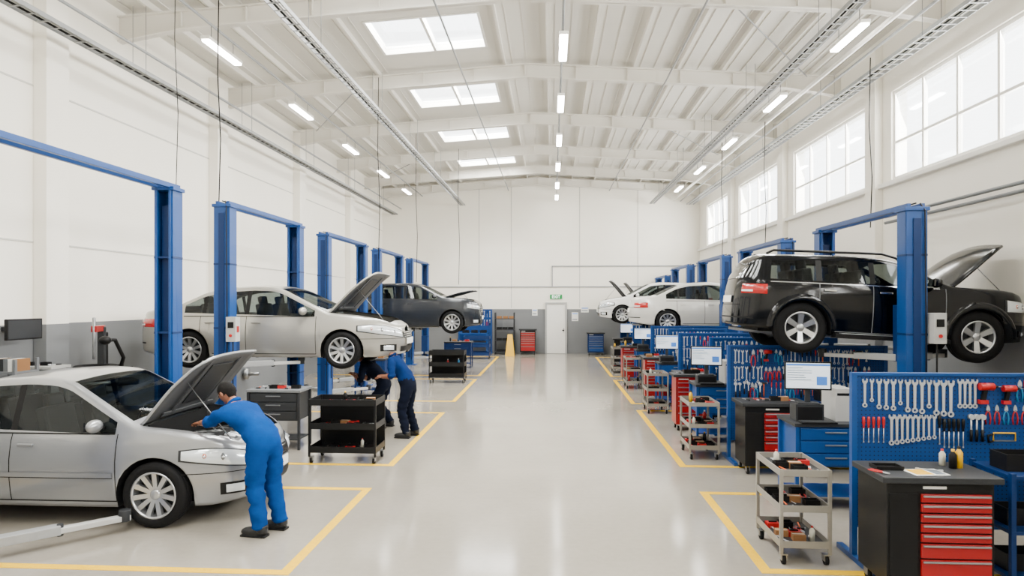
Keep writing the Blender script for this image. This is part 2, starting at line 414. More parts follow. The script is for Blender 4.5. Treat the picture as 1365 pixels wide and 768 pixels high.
for x,z,r in((-7.0,6.7,.025),(.2,7.53,.025),(-6.0,7.28,.025),(5.1,7.28,.025),(5.5,7.0,.04),(5.8,6.95,.025),(-2.0,7.5,.02),(2.6,7.45,.02)):
    o=MB().cyl((0,-7.8,0),(0,30.3,0),r,WHITE if r>.03 else GALV,n=8).obj('ceiling_pipe',loc=(x,0,z)); tag(o,'slim straight service pipe under the roof','pipe','roof service pipes')
for z,r in((4.05,.03),(3.93,.03)):
    o=MB().cyl((0,2,0),(0,13.3,0),r,GREY,n=8).obj('wall_pipe',loc=(XR-.05-.16,0,z)); tag(o,'grey pipe running along the wall','pipe','wall pipes')
def cable(x,y,z0,z1,r=.010):
    o=MB().tube([(0,0,0),(.03,0,(z1-z0)*.3),(-.02,0,(z1-z0)*.6),(0,0,z1-z0)],r,BLACK,6).obj('hanging_cable',loc=(x,y,z0)); tag(o,'thin black power cable dropping from the roof','cable','drop cables')
for p in((-5.35,9.1,4.0,7.6,.006),(-5.5,10.6,4.0,7.6),(-4.1,15.4,3.4,7.7),(-4.15,20,3,7.7),(-3.3,23.2,3,7.8),(5.6,12.0,3.7,6.7),(5.2,16.5,3.7,6.8),(4.7,18.6,3.7,6.8)): cable(*p)

# ------------------------------------------------------------------ lifts
def lift(x,yc,half,H,hcar,lab,arms=.95,box=None):
    r=empty('two_post_lift',(x,yc,0)); tag(r,lab,'car lift','blue car lifts')
    hw=.135
    for s in(-1,1):
        b=MB(); y=s*half
        b.bb(-hw,hw,y+s*.0,y+s*.02,.02,H,BLUE); b.bb(-hw,-hw+.02,y-s*.22,y,.02,H,BLUE); b.bb(hw-.02,hw,y-s*.22,y,.02,H,BLUE)
        b.bb(-hw+.02,-.08,y-s*.24,y-s*.21,.02,H,BLUE); b.bb(.08,hw-.02,y-s*.24,y-s*.21,.02,H,BLUE)
        b.bb(-.07,.07,y-s*.15,y-s*.02,.1,H-.2,BLUED); b.bb(-.16,.16,y-s*.25,y+s*.04,H,H+.05,BLUE)
        b.bb(-.05,.05,y+s*.02,y+s*.035,.3,H-.1,BLUED)
        for q in range(3): b.bb(-hw-.004,hw+.004,y-s*.225,y+s*.024,.9+q*1.05,.93+q*1.05,BLUED)
        b.obj('post',.004,r)
        MB().tube([(.1,y+s*.045,.2),(.105,y+s*.045,H*.5),(.09,y+s*.045,H),(.05,y,H+.1)],.01,BLACK,6).obj('hydraulic_hose',parent=r)
        MB().bb(-.26,.26,y-s*.3,y+s*.12,0,.02,BLUE).obj('base_plate',.003,r)
        cz=hcar+.1
        MB().bb(-.12,.12,y-s*.36,y-s*.245,cz-.02,cz+.75,BLUED).obj('carriage',.005,r)
        for q in(-1,1):
            a=MB()
            p0=Vector((q*.08,y-s*.33,cz+.04)); p1=Vector((q*arms,s*.62,cz+.02))
            d=p1-p0; ang=atan2(d.y,d.x); pm=p0.lerp(p1,.55)
            a.box((p0+pm)/2,((pm-p0).length,.13,.09),GALV,(0,0,ang)); a.box((pm+p1)/2,((p1-pm).length+.1,.09,.055),LGREY,(0,0,ang)); a.cyl(p1+Vector((0,0,-.03)),p1+Vector((0,0,.09)),.06,DGREY)
            a.cyl(pm+Vector((0,0,-.06)),pm+Vector((0,0,.06)),.03,DGREY)
            a.obj('lift_arm',.006,r)
    b=MB()
    for q in(-.09,.09): b.bb(q-.025,q+.025,-half,half,H+.03,H+.1,BLUE)
    b.cyl((0,-half,H+.1),(0,half,H+.1),.012,BLACK,n=6)
    b.obj('crossbar',.004,r)
    bz=1.35 if box is None else box
    b=MB(); b.bb(.14,.3,-half-.16,-half+.0,bz,bz+.4,LGREY); b.bb(.3,.305,-half-.12,-half-.04,bz+.15,bz+.25,RED); b.cyl((.22,-half-.08,.6),(.22,-half-.08,bz),.012,BLACK,n=6)
    b.bb(.17,.27,-half-.166,-half-.16,bz+.22,bz+.32,BLACK); b.cyl((.22,-half-.175,bz+.1),(.22,-half-.16,bz+.1),.025,REDP)
    b.obj('control_box',.008,r)
    return r
LH=3.95
lift(-5.4,7.25,1.85,LH,.02,'blue two-post lift holding the silver sedan at floor level')
lift(-5.4,12.12,1.6,LH,1.2,'blue two-post lift raising the silver sedan',box=1.75)
lift(-5.4,16.95,1.65,LH,.1,'empty blue two-post lift',arms=.8)
lift(-5.4,21.6,1.6,LH,1.35,'blue two-post lift raising the dark crossover')
lift(-5.4,26.35,1.65,LH,.1,'empty blue two-post lift near the back wall',arms=.8)
RHt=3.6
lift(4.8,10.55,1.52,RHt,1.5,'blue two-post lift raising the black off-roader',arms=.85,box=1.85)
lift(4.8,15.35,1.55,RHt,.1,'empty blue two-post lift by the window wall',arms=.8)
lift(4.8,20.05,1.55,RHt,1.48,'blue two-post lift raising the white sedan')
lift(4.8,24.75,1.55,RHt,1.6,'blue two-post lift raising the white hatchback')

# ------------------------------------------------------------------ cars
def interp(pts,x):
    if x<=pts[0][0]: return pts[0][1]
    for i in range(len(pts)-1):
        a,b_=pts[i],pts[i+1]
        if x<=b_[0]: t=(x-a[0])/(b_[0]-a[0]+1e-9); return a[1]+(b_[1]-a[1])*t
    return pts[-1][1]
def smoothp(pts,x,w): return sum(interp(pts,x+w*k)*q for k,q in((-1,1),(-.5,2),(0,2),(.5,2),(1,1)))/8
_wm={}
def wheel_meshes(R,wd,nsp,ratio=.70):
    key=(R,wd,nsp)
    if key in _wm: return _wm[key]
    h=wd/2; rr=R*ratio
    t=MB(); t.lathe([(rr,-h*.8),(rr+.02,-h*.95),(R-.05,-h),(R-.015,-h*.85),(R,-h*.6),(R,-h*.2),(R-.006,-h*.17),(R-.006,-h*.1),(R,-h*.07),(R,h*.2),(R-.006,h*.23),(R-.006,h*.3),(R,h*.33),(R,h*.6),(R-.015,h*.85),(R-.05,h),(rr+.02,h*.95),(rr,h*.8)],RUBBER,40,'Y')
    r=MB(); r.lathe([(rr+.004,h*.8),(rr+.006,h*.9),(rr-.012,h*.92),(rr-.02,h*.7),(rr-.03,-h*.2),(rr-.03,-h*.75),(.0,-h*.75)],RIM,40,'Y')
    r.lathe([(rr-.032,-h*.1),(.0,-h*.1)],DGREY,24,'Y')
    for k in range(nsp):
        a=2*pi*k/nsp; M=Matrix.Rotation(a,4,'Y')
        w0,w1=(.036,.026) if nsp>6 else (.05,.04)
        vs=[(-w0*.6,h*.45,.03),(w0*.6,h*.45,.03),(w1,h*.78,rr-.012),(-w1,h*.78,rr-.012),(-w0*.6,h*.15,.03),(w0*.6,h*.15,.03),(w1,h*.3,rr-.012),(-w1,h*.3,rr-.012)]
        r.add(vs,[(0,1,2,3),(4,7,6,5),(0,4,5,1),(1,5,6,2),(2,6,7,3),(3,7,4,0)],RIM,False,M)
    r.lathe([(.055,h*.2),(.055,h*.52),(.04,h*.6),(0,h*.62)],RIM,20,'Y')
    _wm[key]=(t.mesh('tire'),r.mesh('rim')); return _wm[key]
def unloose(o):
    bm=bmesh.new(); bm.from_mesh(o.data); l=[v for v in bm.verts if not v.link_faces]; bmesh.ops.delete(bm,geom=l,context='VERTS'); bm.to_mesh(o.data); bm.free()
def stretch(P,s):
    Q=dict(P); Q['L']=P['L']*s
    for k in('top','belt','sill'): Q[k]=[(a*s,c) for a,c in P[k]]
    Q['sidewin']=[(a*s,c*s) for a,c in P['sidewin']]
    for k in('wind','rear','hood'): Q[k]=tuple(v*s for v in P[k])
    for k in('seams','handles','seat'): Q[k]=[v*s for v in P[k]]
    Q['mirror']=P['mirror']*s; Q['xf']=P['xf']*s; Q['xr']=P['xr']*s
    return Q

def make_car(P,label,loc,yaw,paint,hood=None,pitch=0,cat='car'):
    root=empty('car',loc,(0,pitch,yaw)); tag(root,label,cat)
    kz=P.get('kz',1); L=P['L']; Lh=L/2; W=P['W']/2; n=P['n']; R=P['R']; AR=P['AR']; wx=(P['xf'],P['xr'])
    top=[(a,c*kz) for a,c in P['top']]; bel=[(a,c*kz) for a,c in P['belt']]; gp=[(a*kz,c) for a,c in P['g']]; lnf=[(a*kz,c) for a,c in P['leanf']]; lnr=[(a*kz,c) for a,c in P['leanr']]; sl=[(a,c*kz) for a,c in P['sill']]
    sw=P.get('smooth',.06)
    def zc(x): return smoothp(top,x,sw)
    def g(z): return smoothp(gp,z,.03)
    def sill(x):
        z=interp(sl,x)
        for xc in wx:
            d=abs(x-xc)
            if d<=AR+1e-4: z=max(z,R+sqrt(max(0,AR*AR-d*d)))
        return z
    def planx(yf): return Lh*(1-yf**n)**(1/n)
    def plany(x): return W*max(0,1-abs(x/Lh)**n)**(1/n)
    def S(x,y,z):
        l=interp(lnf,z) if x>0 else -interp(lnr,z)
        return Vector((x+l*(abs(x)/Lh)**8,y*g(z),z))
    rearw=P.get('rear') or (-99,-98)
    xs=set()
    for f in(0,.15,.3,.45,.58,.68,.76,.83,.88,.92,.95): xs.add(planx(f)); xs.add(-planx(f))
    x=-Lh+.25
    while x<Lh-.25: xs.add(round(x,4)); x+=.085
    for xc in wx:
        for k in range(15): xs.add(xc-AR*cos(pi*k/14))
        xs.add(xc-AR-.002); xs.add(xc+AR+.002)
    bounds=[v for v in [v for w_ in P['sidewin'] for v in w_]+list(P['wind'])+list(rearw)+list(P['hood']) if abs(v)<Lh]
    xs=[v for v in xs if not any(.001<abs(v-q)<.03 for q in bounds) or any(abs(abs(v-xc)-AR)<.003 for xc in wx)]
    xs=sorted(set(xs)|set(bounds)); ys2=[]
    for v in xs:
        if not ys2 or v-ys2[-1]>.0008: ys2.append(v)
    xs=ys2; CR=P.get('crown',.028)
    grid=[]
    for x in xs:
        y=plany(x); zt=zc(x); zs=sill(x)
        cr=.055; crown=CR; zst=zt-crown-cr
        zs=min(zs,zst-.08)
        zb_=max(min(smoothp(bel,x,.05),zst-.012),zs+.04)
        side=[zs+(zb_-zs)*t for t in(0,.06,.2,.38,.56,.74,.9,1)]
        up=zst-zb_; m1=min(.02,up*.2)
        side+=[zb_+m1,zb_+m1+(up-m1*2)*.33,zb_+m1+(up-m1*2)*.66,zst-m1,zst]
        half=[S(x,y,z) for z in side]; ytop0=half[-1].y; ci=min(.085,ytop0*.4)
        for t in(30,60,90):
            a=radians(t); half.append(Vector((half[12].x,ytop0-ci*(1-cos(a)),zst+cr*sin(a))))
        yt=ytop0-ci
        for f in(.85,.6,.3,0): half.append(Vector((half[12].x,yt*f,zt-crown*f*f)))
        mir=[Vector((p.x,-p.y,p.z)) for p in reversed(half[:-1])]
        grid.append(half+mir)
    nr=len(grid[0])
    body=MB(); glass=MB()
    bp=[v for row in grid for v in row]
    F={'body':[], 'pillar':[], 'glass':[], 'hood':[]}
    for i in range(len(xs)-1):
        xm=(xs[i]+xs[i+1])/2
        for j in range(nr-1):
            k=j if j<=18 else nr-2-j
            q=(i*nr+j,i*nr+j+1,(i+1)*nr+j+1,(i+1)*nr+j)
            kind='body'
            upok=(grid[i][12].z-grid[i][7].z>.05) and (grid[i+1][12].z-grid[i+1][7].z>.05)
            if 8<=k<=10:
                if upok and any(a<xm<c for a,c in P['sidewin']): kind='glass'
                elif upok and P['sidewin'][-1][0]<xm<P['sidewin'][0][1]: kind='pillar'
            if k>=15:
                if P['wind'][0]<xm<P['wind'][1]: kind='glass'
                elif rearw[0]<xm<rearw[1]: kind='glass'
                elif P['hood'][0]<xm<P['hood'][1] and hood is not None: kind='hood'
            F[kind].append(q)
    body.add(bp,F['body'],paint,True); body.add(bp,F['pillar'],BLACK,True)
    uv=[];uf=[]
    for i,x in enumerate(xs): a=grid[i][0]; uv+= [a,Vector((a.x,-a.y,a.z))]
    for i in range(len(xs)-1): uf.append((2*i,2*i+1,2*i+3,2*i+2))
    body.add(uv,uf,UNDER)
    bo=body.obj('body',parent=root); unloose(bo)
    glass.add(bp,F['glass'],CGLASS,True); go=glass.obj('window_glass',parent=root); unloose(go)
    hl_=MB(); vs=[];fs=[]; rx=[x for x in xs if (rearw[1] if rearw[1]>-50 else -Lh+.3)<=x<=P['wind'][0]]
    for x in rx:
        zt=zc(x)-.05; yy=plany(x)*g(zt)-.12
        for f in(-1,-.5,0,.5,1): vs.append((x,yy*f,zt-CR*f*f))
    for i in range(len(rx)-1):
        for j in range(4): fs.append((i*5+j,i*5+j+1,i*5+j+6,i*5+j+5))
    hl_.add(vs,fs,INTER); hl_.obj('roof_lining',parent=root)
    if hood is not None:
        hx=P['hood'][0]; hz=zc(hx)-.03; hp=Vector((hx,0,hz))
        hm=MB(); hm.add([v-hp for v in bp],F['hood'],paint,True); hm.mi(UHOOD)
        ho=hm.obj('hood',parent=root,loc=hp,rot=(0,-radians(hood),0))
        bm=bmesh.new(); bm.from_mesh(ho.data); loose=[v for v in bm.verts if not v.link_faces]; bmesh.ops.delete(bm,geom=loose,context='VERTS')
        for f in bm.faces:
            if f.normal.z<0: f.normal_flip()
        bm.to_mesh(ho.data); bm.free()
        so=ho.modifiers.new('s','SOLIDIFY'); so.thickness=.03; so.offset=-1; so.material_offset=1; so.material_offset_rim=0
        rbm=MB(); hl=P['hood'][1]-hx
        for yy in(-.35,.35): rbm.box((hl*.5,yy,-.045),(hl*.8,.06,.02),UHOOD)
        for xx in(.12,.88): rbm.box((hl*xx,0,-.045),(.06,W*1.15,.02),UHOOD)
        rbm.box((hl*.5,0,-.04),(hl*.55,.5,.015),DGREY)
        rbm.obj('hood_brace',.006,parent=ho,rot=(0,atan2(hz-zc(P['hood'][1]),hl)*.8,0))
        MB().tube([(P['hood'][1]-.15,-W*.55,zc(P['hood'][1]-.15)-.08),(hx+hl*.62*cos(radians(hood)),-W*.5,hz+hl*.62*sin(radians(hood))-.1)],.006,STEEL,6).obj('hood_prop',parent=root)
        e=MB(); x0,x1=P['hood'][0]+.02,P['hood'][1]-.1; fz=.42*kz; tz=(zc(x1)-.08)
        yb=W*.66
        e.bb(x0,x1,-yb,yb,fz,fz+.02,UNDER); e.bb(x0-.02,x0,-yb,yb,fz,hz-.03,UNDER); e.bb(x1,x1+.03,-yb,yb,fz,tz-.02,UNDER)
        e.bb(x0,x1,-yb-.02,-yb,fz,tz+.0,UNDER); e.bb(x0,x1,yb,yb+.02,fz,tz+.0,UNDER)
        cx=(x0+x1)/2
        e.bb(cx-.22,cx+.2,-.32,.3,fz,tz-.06,GREY); e.bb(cx-.16,cx+.12,-.25,.22,tz-.06,tz+.01,BLACK)
        for q in range(4): e.cyl((cx-.1+.0,-.2+q*.13,tz),(cx+.25,-.2+q*.13,tz-.05),.03,STEEL,n=10)
        e.bb(cx-.05,cx+.2,yb-.28,yb-.05,fz,tz-.0,BLACK); e.bb(cx-.02,cx+.03,yb-.25,yb-.2,tz-.0,tz+.03,REDP); e.bb(cx-.02,cx+.03,yb-.13,yb-.08,tz-.0,tz+.03,BLACK)
        e.bb(x0+.05,x0+.3,-yb+.05,-yb+.3,fz,tz-.0,CLEARP); e.cyl((x0+.15,-yb+.18,tz),(x0+.15,-yb+.18,tz+.04),.04,BLACK)
        e.bb(cx-.05,cx+.22,-yb+.04,-yb+.2,fz,tz+.0,GREY); e.cyl((cx+.1,-yb+.12,tz),(cx+.1,-yb+.12,tz+.03),.035,YEL2)
        e.bb(x1-.12,x1-.03,-.42,.42,fz,tz-.02,STEEL); e.cyl((cx+.28,-yb+.2,fz),(cx+.28,-yb+.2,tz-.03),.07,CYAN)
        for q in range(8):
            a=RN.uniform(-.5,.5); c=RN.uniform(-.5,.5); e.tube([(x0+.05,a,tz-.08),(cx-.2,(a+c)/2,tz+.02),(cx,c,tz+.01),(x1-.1,c*.7,tz-.08)],.016,(BLACK,GREY,BLACK,STEEL)[q%4],6)
        e.obj('engine',.004,root)
    def curve():
        pts=[]
        for q in range(48): yf=.97*q/47; pts.append((planx(yf),W*yf))
        x=pts[-1][0]-.03
        while x>0: pts.append((x,plany(x))); x-=.04
        s=[0]
        for i in range(1,len(pts)): s.append(s[-1]+math.dist(pts[i],pts[i-1]))
        def at(d):
            d=abs(d)
            for i in range(1,len(s)):
                if d<=s[i]:
                    t=(d-s[i-1])/(s[i]-s[i-1]); return pts[i-1][0]+(pts[i][0]-pts[i-1][0])*t, pts[i-1][1]+(pts[i][1]-pts[i-1][1])*t
            return pts[-1]
        return at
    at=curve()
    def PP(s,z,end,off):
        sg=1 if s>=0 else -1
        px,py=at(s); p=S(end*px,sg*py,z)
        qx,qy=at(abs(s)+.02); q=S(end*qx,sg*qy,z)
        if abs(s)<.02: nrm=Vector((end,0,0))
        else:
            d=(q-p); nrm=Vector((abs(d.y)*end,abs(d.x)*sg,0)).normalized()
        return p+nrm*off
    def patch(mb,s0,s1,z0,z1,end,m,off=.006,ns=10,nz=4,bulge=0):
        vs=[];fs=[]
        for i in range(ns+1):
            t=i/ns; s=s0+(s1-s0)*t
            a=(z0(t) if callable(z0) else z0)*kz; c=(z1(t) if callable(z1) else z1)*kz
            for j in range(nz+1):
                u=j/nz; ed=(i in(0,ns) or j in(0,nz))
                vs.append(PP(s,a+(c-a)*u,end,off+(0 if ed else bulge)))
        for i in range(ns):
            for j in range(nz): o=i*(nz+1)+j; fs.append((o,o+1,o+nz+2,o+nz+1))
        mb.add(vs,fs,m,True)
    def sidestrip(mb,x0,x1,z0,z1,sg,m,off=.003,nx=12,nz=5):
        vs=[];fs=[]
        for i in range(nx+1):
            x=x0+(x1-x0)*i/nx
            for j in range(nz+1):
                z=(z0+(z1-z0)*j/nz)*kz
                p=S(x,sg*plany(x),z); p.y+=sg*off; vs.append(p)
        for i in range(nx):
            for j in range(nz): o=i*(nz+1)+j; fs.append((o,o+1,o+nz+2,o+nz+1))
        mb.add(vs,fs,m,True)
    zb0=interp(P['belt'],0)
    for sg in(-1,1):
        sm=MB()
        for x in P['seams']:
            zlo=interp(P['sill'],x)+.06
            for xc in wx:
                if abs(x-xc)<AR: zlo=(R+sqrt(AR*AR-(x-xc)**2))/kz+.01
            sidestrip(sm,x-.005,x+.005,zlo,zb0,sg,P.get('seammat',BLACK),.002,1,10)
        sidestrip(sm,wx[1]+AR+.05,P['seams'][-1],interp(P['sill'],0)+.055,interp(P['sill'],0)+.068,sg,P.get('seammat',BLACK),.002,12,1)
        sidestrip(sm,P['sidewin'][-1][0],P['sidewin'][0][1],zb0-.008,zb0+.006,sg,P.get('beltmat',BLACK),.006,14,1)
        sm.obj('door_seam',parent=root)
        if P.get('mould'):
            sm=MB(); sidestrip(sm,wx[1]+AR+.03,wx[0]-AR-.03,P['mould'],P['mould']+.045,sg,P.get('mouldmat',paint),.014,14,3); sidestrip(sm,wx[1]+AR+.03,wx[0]-AR-.03,P['mould']-.01,P['mould'],sg,BLACK,.006,14,1)
            sm.obj('side_moulding',parent=root)
    for sg in(-1,1):
        for hx_ in P['handles']:
            b=MB(); p=S(hx_,sg*plany(hx_),(zb0-.11)*kz); b.box(p+Vector((0,sg*.02,0)),(.17,.022,.028),P.get('handlemat',paint)); b.box(p+Vector((-.07,sg*.008,0)),(.025,.02,.022),paint); b.box(p+Vector((.07,sg*.008,0)),(.025,.02,.022),paint)
            b.obj('door_handle',.006,root)
        b=MB(); mx_=P['mirror']; p=S(mx_,sg*plany(mx_),(zb0+.09)*kz)
        b.ball(p+Vector((0,sg*.13,.0)),(.065,.11,.07),paint,14,8); b.box(p+Vector((0,sg*.03,-.04)),(.06,.08,.03),BLACK); b.box(p+Vector((-.055,sg*.13,0)),(.02,.15,.09),GLASSD)
        b.obj('wing_mirror',parent=root)
        b=MB(); hs=P['head']; z0f,z1f=hs[2],hs[3]
        patch(b,sg*(hs[0]-.018),sg*(hs[1]+.03),lambda t:z0f(t)-.014,lambda t:z1f(t)+.010,1,DGREY,.004,16,4)
        patch(b,sg*hs[0],sg*hs[1],z0f,z1f,1,LAMPM,.010,16,4,.016)
        for ta,rb in((.22,.04),(.5,.045),(.72,.03)):
            sm_=hs[0]+(hs[1]-hs[0])*ta; zm_=(z0f(ta)+z1f(ta))/2*kz; p=PP(sg*sm_,zm_,1,.012)
            b.ball(p,(.026,.026,min(rb,(z1f(ta)-z0f(ta))*kz*.38)),GREY if ta<.6 else ORANGE,12,8); b.ball(p+(p-PP(sg*sm_,zm_,1,0)).normalized()*.016,(.018,.018,.018),CHROME,10,6)
        b.obj('headlight',parent=root)
        b=MB(); ts=P['tail']; patch(b,sg*ts[0],sg*ts[1],ts[2],ts[3],-1,TAIL,.006,12,4,.018)
        patch(b,sg*(ts[0]+.03),sg*(ts[0]*.5+ts[1]*.5),ts[2]+.03,ts[2]+.06,-1,LAMPM,.03,4,2)
        b.obj('tail_light',parent=root)
        if P.get('fog'):
            b=MB(); f_=P['fog']; patch(b,sg*f_[0],sg*f_[1],f_[2],f_[3],1,BLACK,.005,6,3); patch(b,sg*(f_[0]+.06),sg*(f_[1]-.06),f_[2]+.02,f_[3]-.02,1,LAMPM,.012,4,3,.01); b.obj('fog_lamp',parent=root)
    gr=P['grille']; b=MB(); patch(b,-gr[0],gr[0],gr[1],gr[2],1,BLACK,.005,10,3)
    for q in range(3): z=gr[1]+(gr[2]-gr[1])*(q+.5)/3; patch(b,-gr[0]+.02,gr[0]-.02,z-.006,z+.006,1,CHROME,.012,10,1)
    b.obj('grille',parent=root)
    b=MB(); lo=P['lower']; patch(b,-lo[0],lo[0],lo[1],lo[2],1,BLACK,.005,12,3); b.obj('bumper_intake',parent=root)
    b=MB(); patch(b,-1.25,1.25,P.get('bline',.52),P.get('bline',.52)+.008,1,BLACK,.003,24,1); b.obj('bumper_seam',parent=root)
    b=MB(); patch(b,-.26,.26,P['plate'][0],P['plate'][0]+.11,1,PAPER,.03,4,2); b.obj('number_plate',parent=root)
    b=MB(); patch(b,-.26,.26,P['plate'][1],P['plate'][1]+.12,-1,PAPER,.02,4,2); b.obj('number_plate',parent=root)
    b=MB(); patch(b,-.75,.75,P['sill'][0][1]+.12,P['sill'][0][1]+.145,-1,BLACK,.004,14,1)
    if P.get('tgap'): patch(b,-.5,.5,P['tgap'],P['tgap']+.012,-1,BLACK,.004,12,1)
    b.obj('rear_bumper_seam',parent=root)
    if P.get('rearglass'):
        rg=P['rearglass']; b=MB(); patch(b,-rg[0],rg[0],rg[1],rg[2],-1,GLASSD,.006,12,4,.01); b.obj('rear_window',.0,root)
    tm,rm=wheel_meshes(R,P['ww'],P['spokes'],P.get('rimr',.70))
    for xc in wx:
        for sg in(-1,1):
            t=bpy.data.objects.new('wheel',tm); COL.objects.link(t); t.parent=root; t.location=(xc,sg*(W-P['ww']/2-.025),R); t.rotation_euler=(0,0,0 if sg>0 else pi)
            r=bpy.data.objects.new('rim',rm); COL.objects.link(r); r.parent=t
    b=MB(); z0=interp(P['sill'],0)*kz
    b.bb(-Lh+.35,Lh-.35,-W+.32,W-.32,z0-.0,z0+.14,UNDER); b.bb(wx[1]+AR+.02,wx[0]-AR-.02,-W+.1,W-.1,z0+.02,z0+.14,UNDER)
    for xc in wx: b.cyl((xc,-W+.15,R),(xc,W-.15,R),.035,DGREY)
    b.tube([(wx[0]-.2,.1,z0-.03),(0,.12,z0-.04),(wx[1]-.3,.3,z0-.03),(-Lh+.15,.45,z0-.0)],.03,STEEL,8)
    b.obj('chassis',parent=root)
    b=MB(); iz=zb0*kz; s0=P['seat']
    b.bb(wx[1]+.1,P['wind'][1]-.12,-W*.82,W*.82,z0+.14,z0+.2,INTER)
    b.bb(P['wind'][1]-.45,P['wind'][1]-.1,-W*.78,W*.78,iz-.3,iz-.02,BLACK)
    for yy in(-.36,.36):
        for sx in s0:
            b.box((sx,yy,z0+.35),(.5,.48,.2),INTER); b.box((sx-.3,yy,iz-.08),(.14,.46,.62),INTER,(0,-.22,0)); b.box((sx-.38,yy,iz+.27),(.09,.25,.17),INTER,(0,-.2,0))
    b.obj('interior',.03,root)
    b=MB(); b.lathe([(.17+.013*cos(a),.013*sin(a)) for a in[2*pi*k/6 for k in range(6)]],BLACK,24,'X',(0,0,0),close=True); b.cyl((0,0,0),(.15,0,-.03),.03,BLACK); b.box((0,0,0),(.015,.32,.03),BLACK)
    b.obj('steering_wheel',parent=root,loc=(P['wind'][1]-.55,.36,iz+.0),rot=(0,.4,0))
    if P.get('rails'):
        for sg in(-1,1):
            yy=sg*(W*.78-.13); MB().tube([(-1.6,yy,zc(-1.6)-.02),(-1.5,yy,zc(-1.5)+.03),(0,yy,zc(0)+.035),(.2,yy,zc(.2)+.03),(.32,yy,zc(.32)-.03)],.018,BLACKG,8).obj('roof_rail',parent=root)
            b=MB(); b.bb(wx[1]+AR+.03,wx[0]-AR-.03,sg*(W-.08),sg*(W+.09),z0-.03,z0+.03,BLACK); b.bb(wx[1]+AR+.1,wx[0]-AR-.1,sg*(W+.0),sg*(W+.08),z0+.03,z0+.038,STEEL); b.obj('side_step',.01,root)
            for xc in wx:
                vs=[];fs=[];q=16
                for k in range(q+1):
                    a=pi*k/q
                    for rr,oy in((AR-.005,.02),(AR+.05,.035),(AR+.09,-.012)): vs.append((xc-rr*cos(a),sg*(W*.99+oy),R+rr*sin(a)))
                for k in range(q):
                    for j in range(2): fs.append((k*3+j,k*3+j+1,k*3+j+4,k*3+j+3))
                MB().add(vs,fs,paint,True).obj('fender_flare',parent=root)
    return root

SED=dict(L=4.6,W=1.78,n=3.7,R=.325,AR=.372,xf=1.38,xr=-1.28,ww=.2,spokes=10,
 top=[(-2.3,.97),(-2.22,1.02),(-2.05,1.045),(-1.62,1.07),(-1.0,1.37),(-.65,1.45),(-.15,1.48),(.15,1.465),(.32,1.42),(1.02,1.06),(1.12,1.01),(1.6,.965),(1.95,.90),(2.12,.84),(2.22,.79),(2.3,.73)],
 belt=[(-2.3,.9),(-1.5,.965),(0,.92),(1.1,.89),(2.3,.7)],
 g=[(.15,.92),(.3,.97),(.5,1.0),(.68,1.0),(.86,.965),(.93,.935),(1.48,.73)],
 leanf=[(.15,-.12),(.3,-.01),(.5,0),(.62,-.03),(.8,-.14),(1,-.2)],leanr=[(.15,-.15),(.3,-.02),(.6,0),(.9,-.06),(1.1,-.12)],
 sill=[(-2.3,.3),(-1.8,.22),(0,.2),(1.9,.2),(2.3,.24)],
 sidewin=[(-.2,.9),(-.94,-.27),(-1.32,-1.0)],wind=(.28,1.03),rear=(-1.56,-.95),hood=(1.1,2.14),
 seams=[-1.02,-.235,.93],handles=[-.85,-.06],mirror=.74,tgap=.72,
 head=(.38,1.24,lambda t:.545+.12*t,lambda t:.66+.05*math.sin(pi*t)+.09*t),tail=(.5,.98,.72,.87),fog=(.55,.86,.30,.42),grille=(.33,.53,.64),lower=(.45,.28,.38),plate=(.41,.58),seat=(.2,-.75))
SED1=dict(SED); SED1.update(kz=1.08,R=.35,AR=.40,W=1.84,mould=.5,spokes=11,xf=1.33)
SED2=stretch(SED,1.07); SED2.update(W=1.75,xf=1.45,xr=-1.3)
SED3=dict(SED); SED3.update(W=1.74)
HAT=dict(SED); HAT.update(L=4.2,n=4.2,top=[(-2.1,1.02),(-2.03,1.1),(-1.93,1.18),(-1.55,1.42),(-1.1,1.49),(-.2,1.51),(.2,1.47),(.35,1.42),(1.0,1.07),(1.1,1.01),(1.5,.96),(1.85,.9),(2.0,.84),(2.1,.76)],
 belt=[(-2.1,.98),(0,.93),(1.1,.9),(2.1,.68)],sill=[(-2.1,.3),(-1.8,.22),(0,.2),(1.7,.2),(2.1,.24)],xf=1.28,xr=-1.25,wind=(.3,1.01),rear=(-1.9,-1.5),hood=(1.08,1.94),sidewin=[(-.2,.88),(-.94,-.27),(-1.5,-1.0)],g=SED['g'][:-1]+[(1.5,.76)],tail=(.5,.98,.74,.92),head=(.40,1.1,SED['head'][2],SED['head'][3]))
CROSS=dict(HAT); CROSS.update(L=4.3,n=4.8,W=1.8,kz=1.08,R=.36,AR=.41,top=[(-2.15,1.1),(-2.05,1.2),(-1.9,1.3),(-1.6,1.44),(-1.1,1.5),(-.2,1.51),(.15,1.47),(.3,1.42),(.9,1.14),(1.0,1.10),(1.5,1.07),(1.85,1.03),(2.05,.97),(2.15,.88)],
 belt=[(-2.15,1.04),(0,1.0),(1.1,.97),(2.15,.8)],g=[(.15,.92),(.3,.97),(.5,1.0),(.75,1.0),(.95,.97),(1.03,.935),(1.5,.75)],wind=(.26,.92),rear=(-1.95,-1.6),hood=(1.0,1.98),sidewin=[(-.2,.8),(-.94,-.27),(-1.6,-1.0)],
 head=(.42,1.0,lambda t:.70+.06*t,lambda t:.80+.08*t),grille=(.38,.62,.8),bline=.6,tail=(.5,.98,.84,1.0),leanf=[(.15,-.12),(.3,-.01),(.6,0),(.85,-.04),(1.1,-.12)])
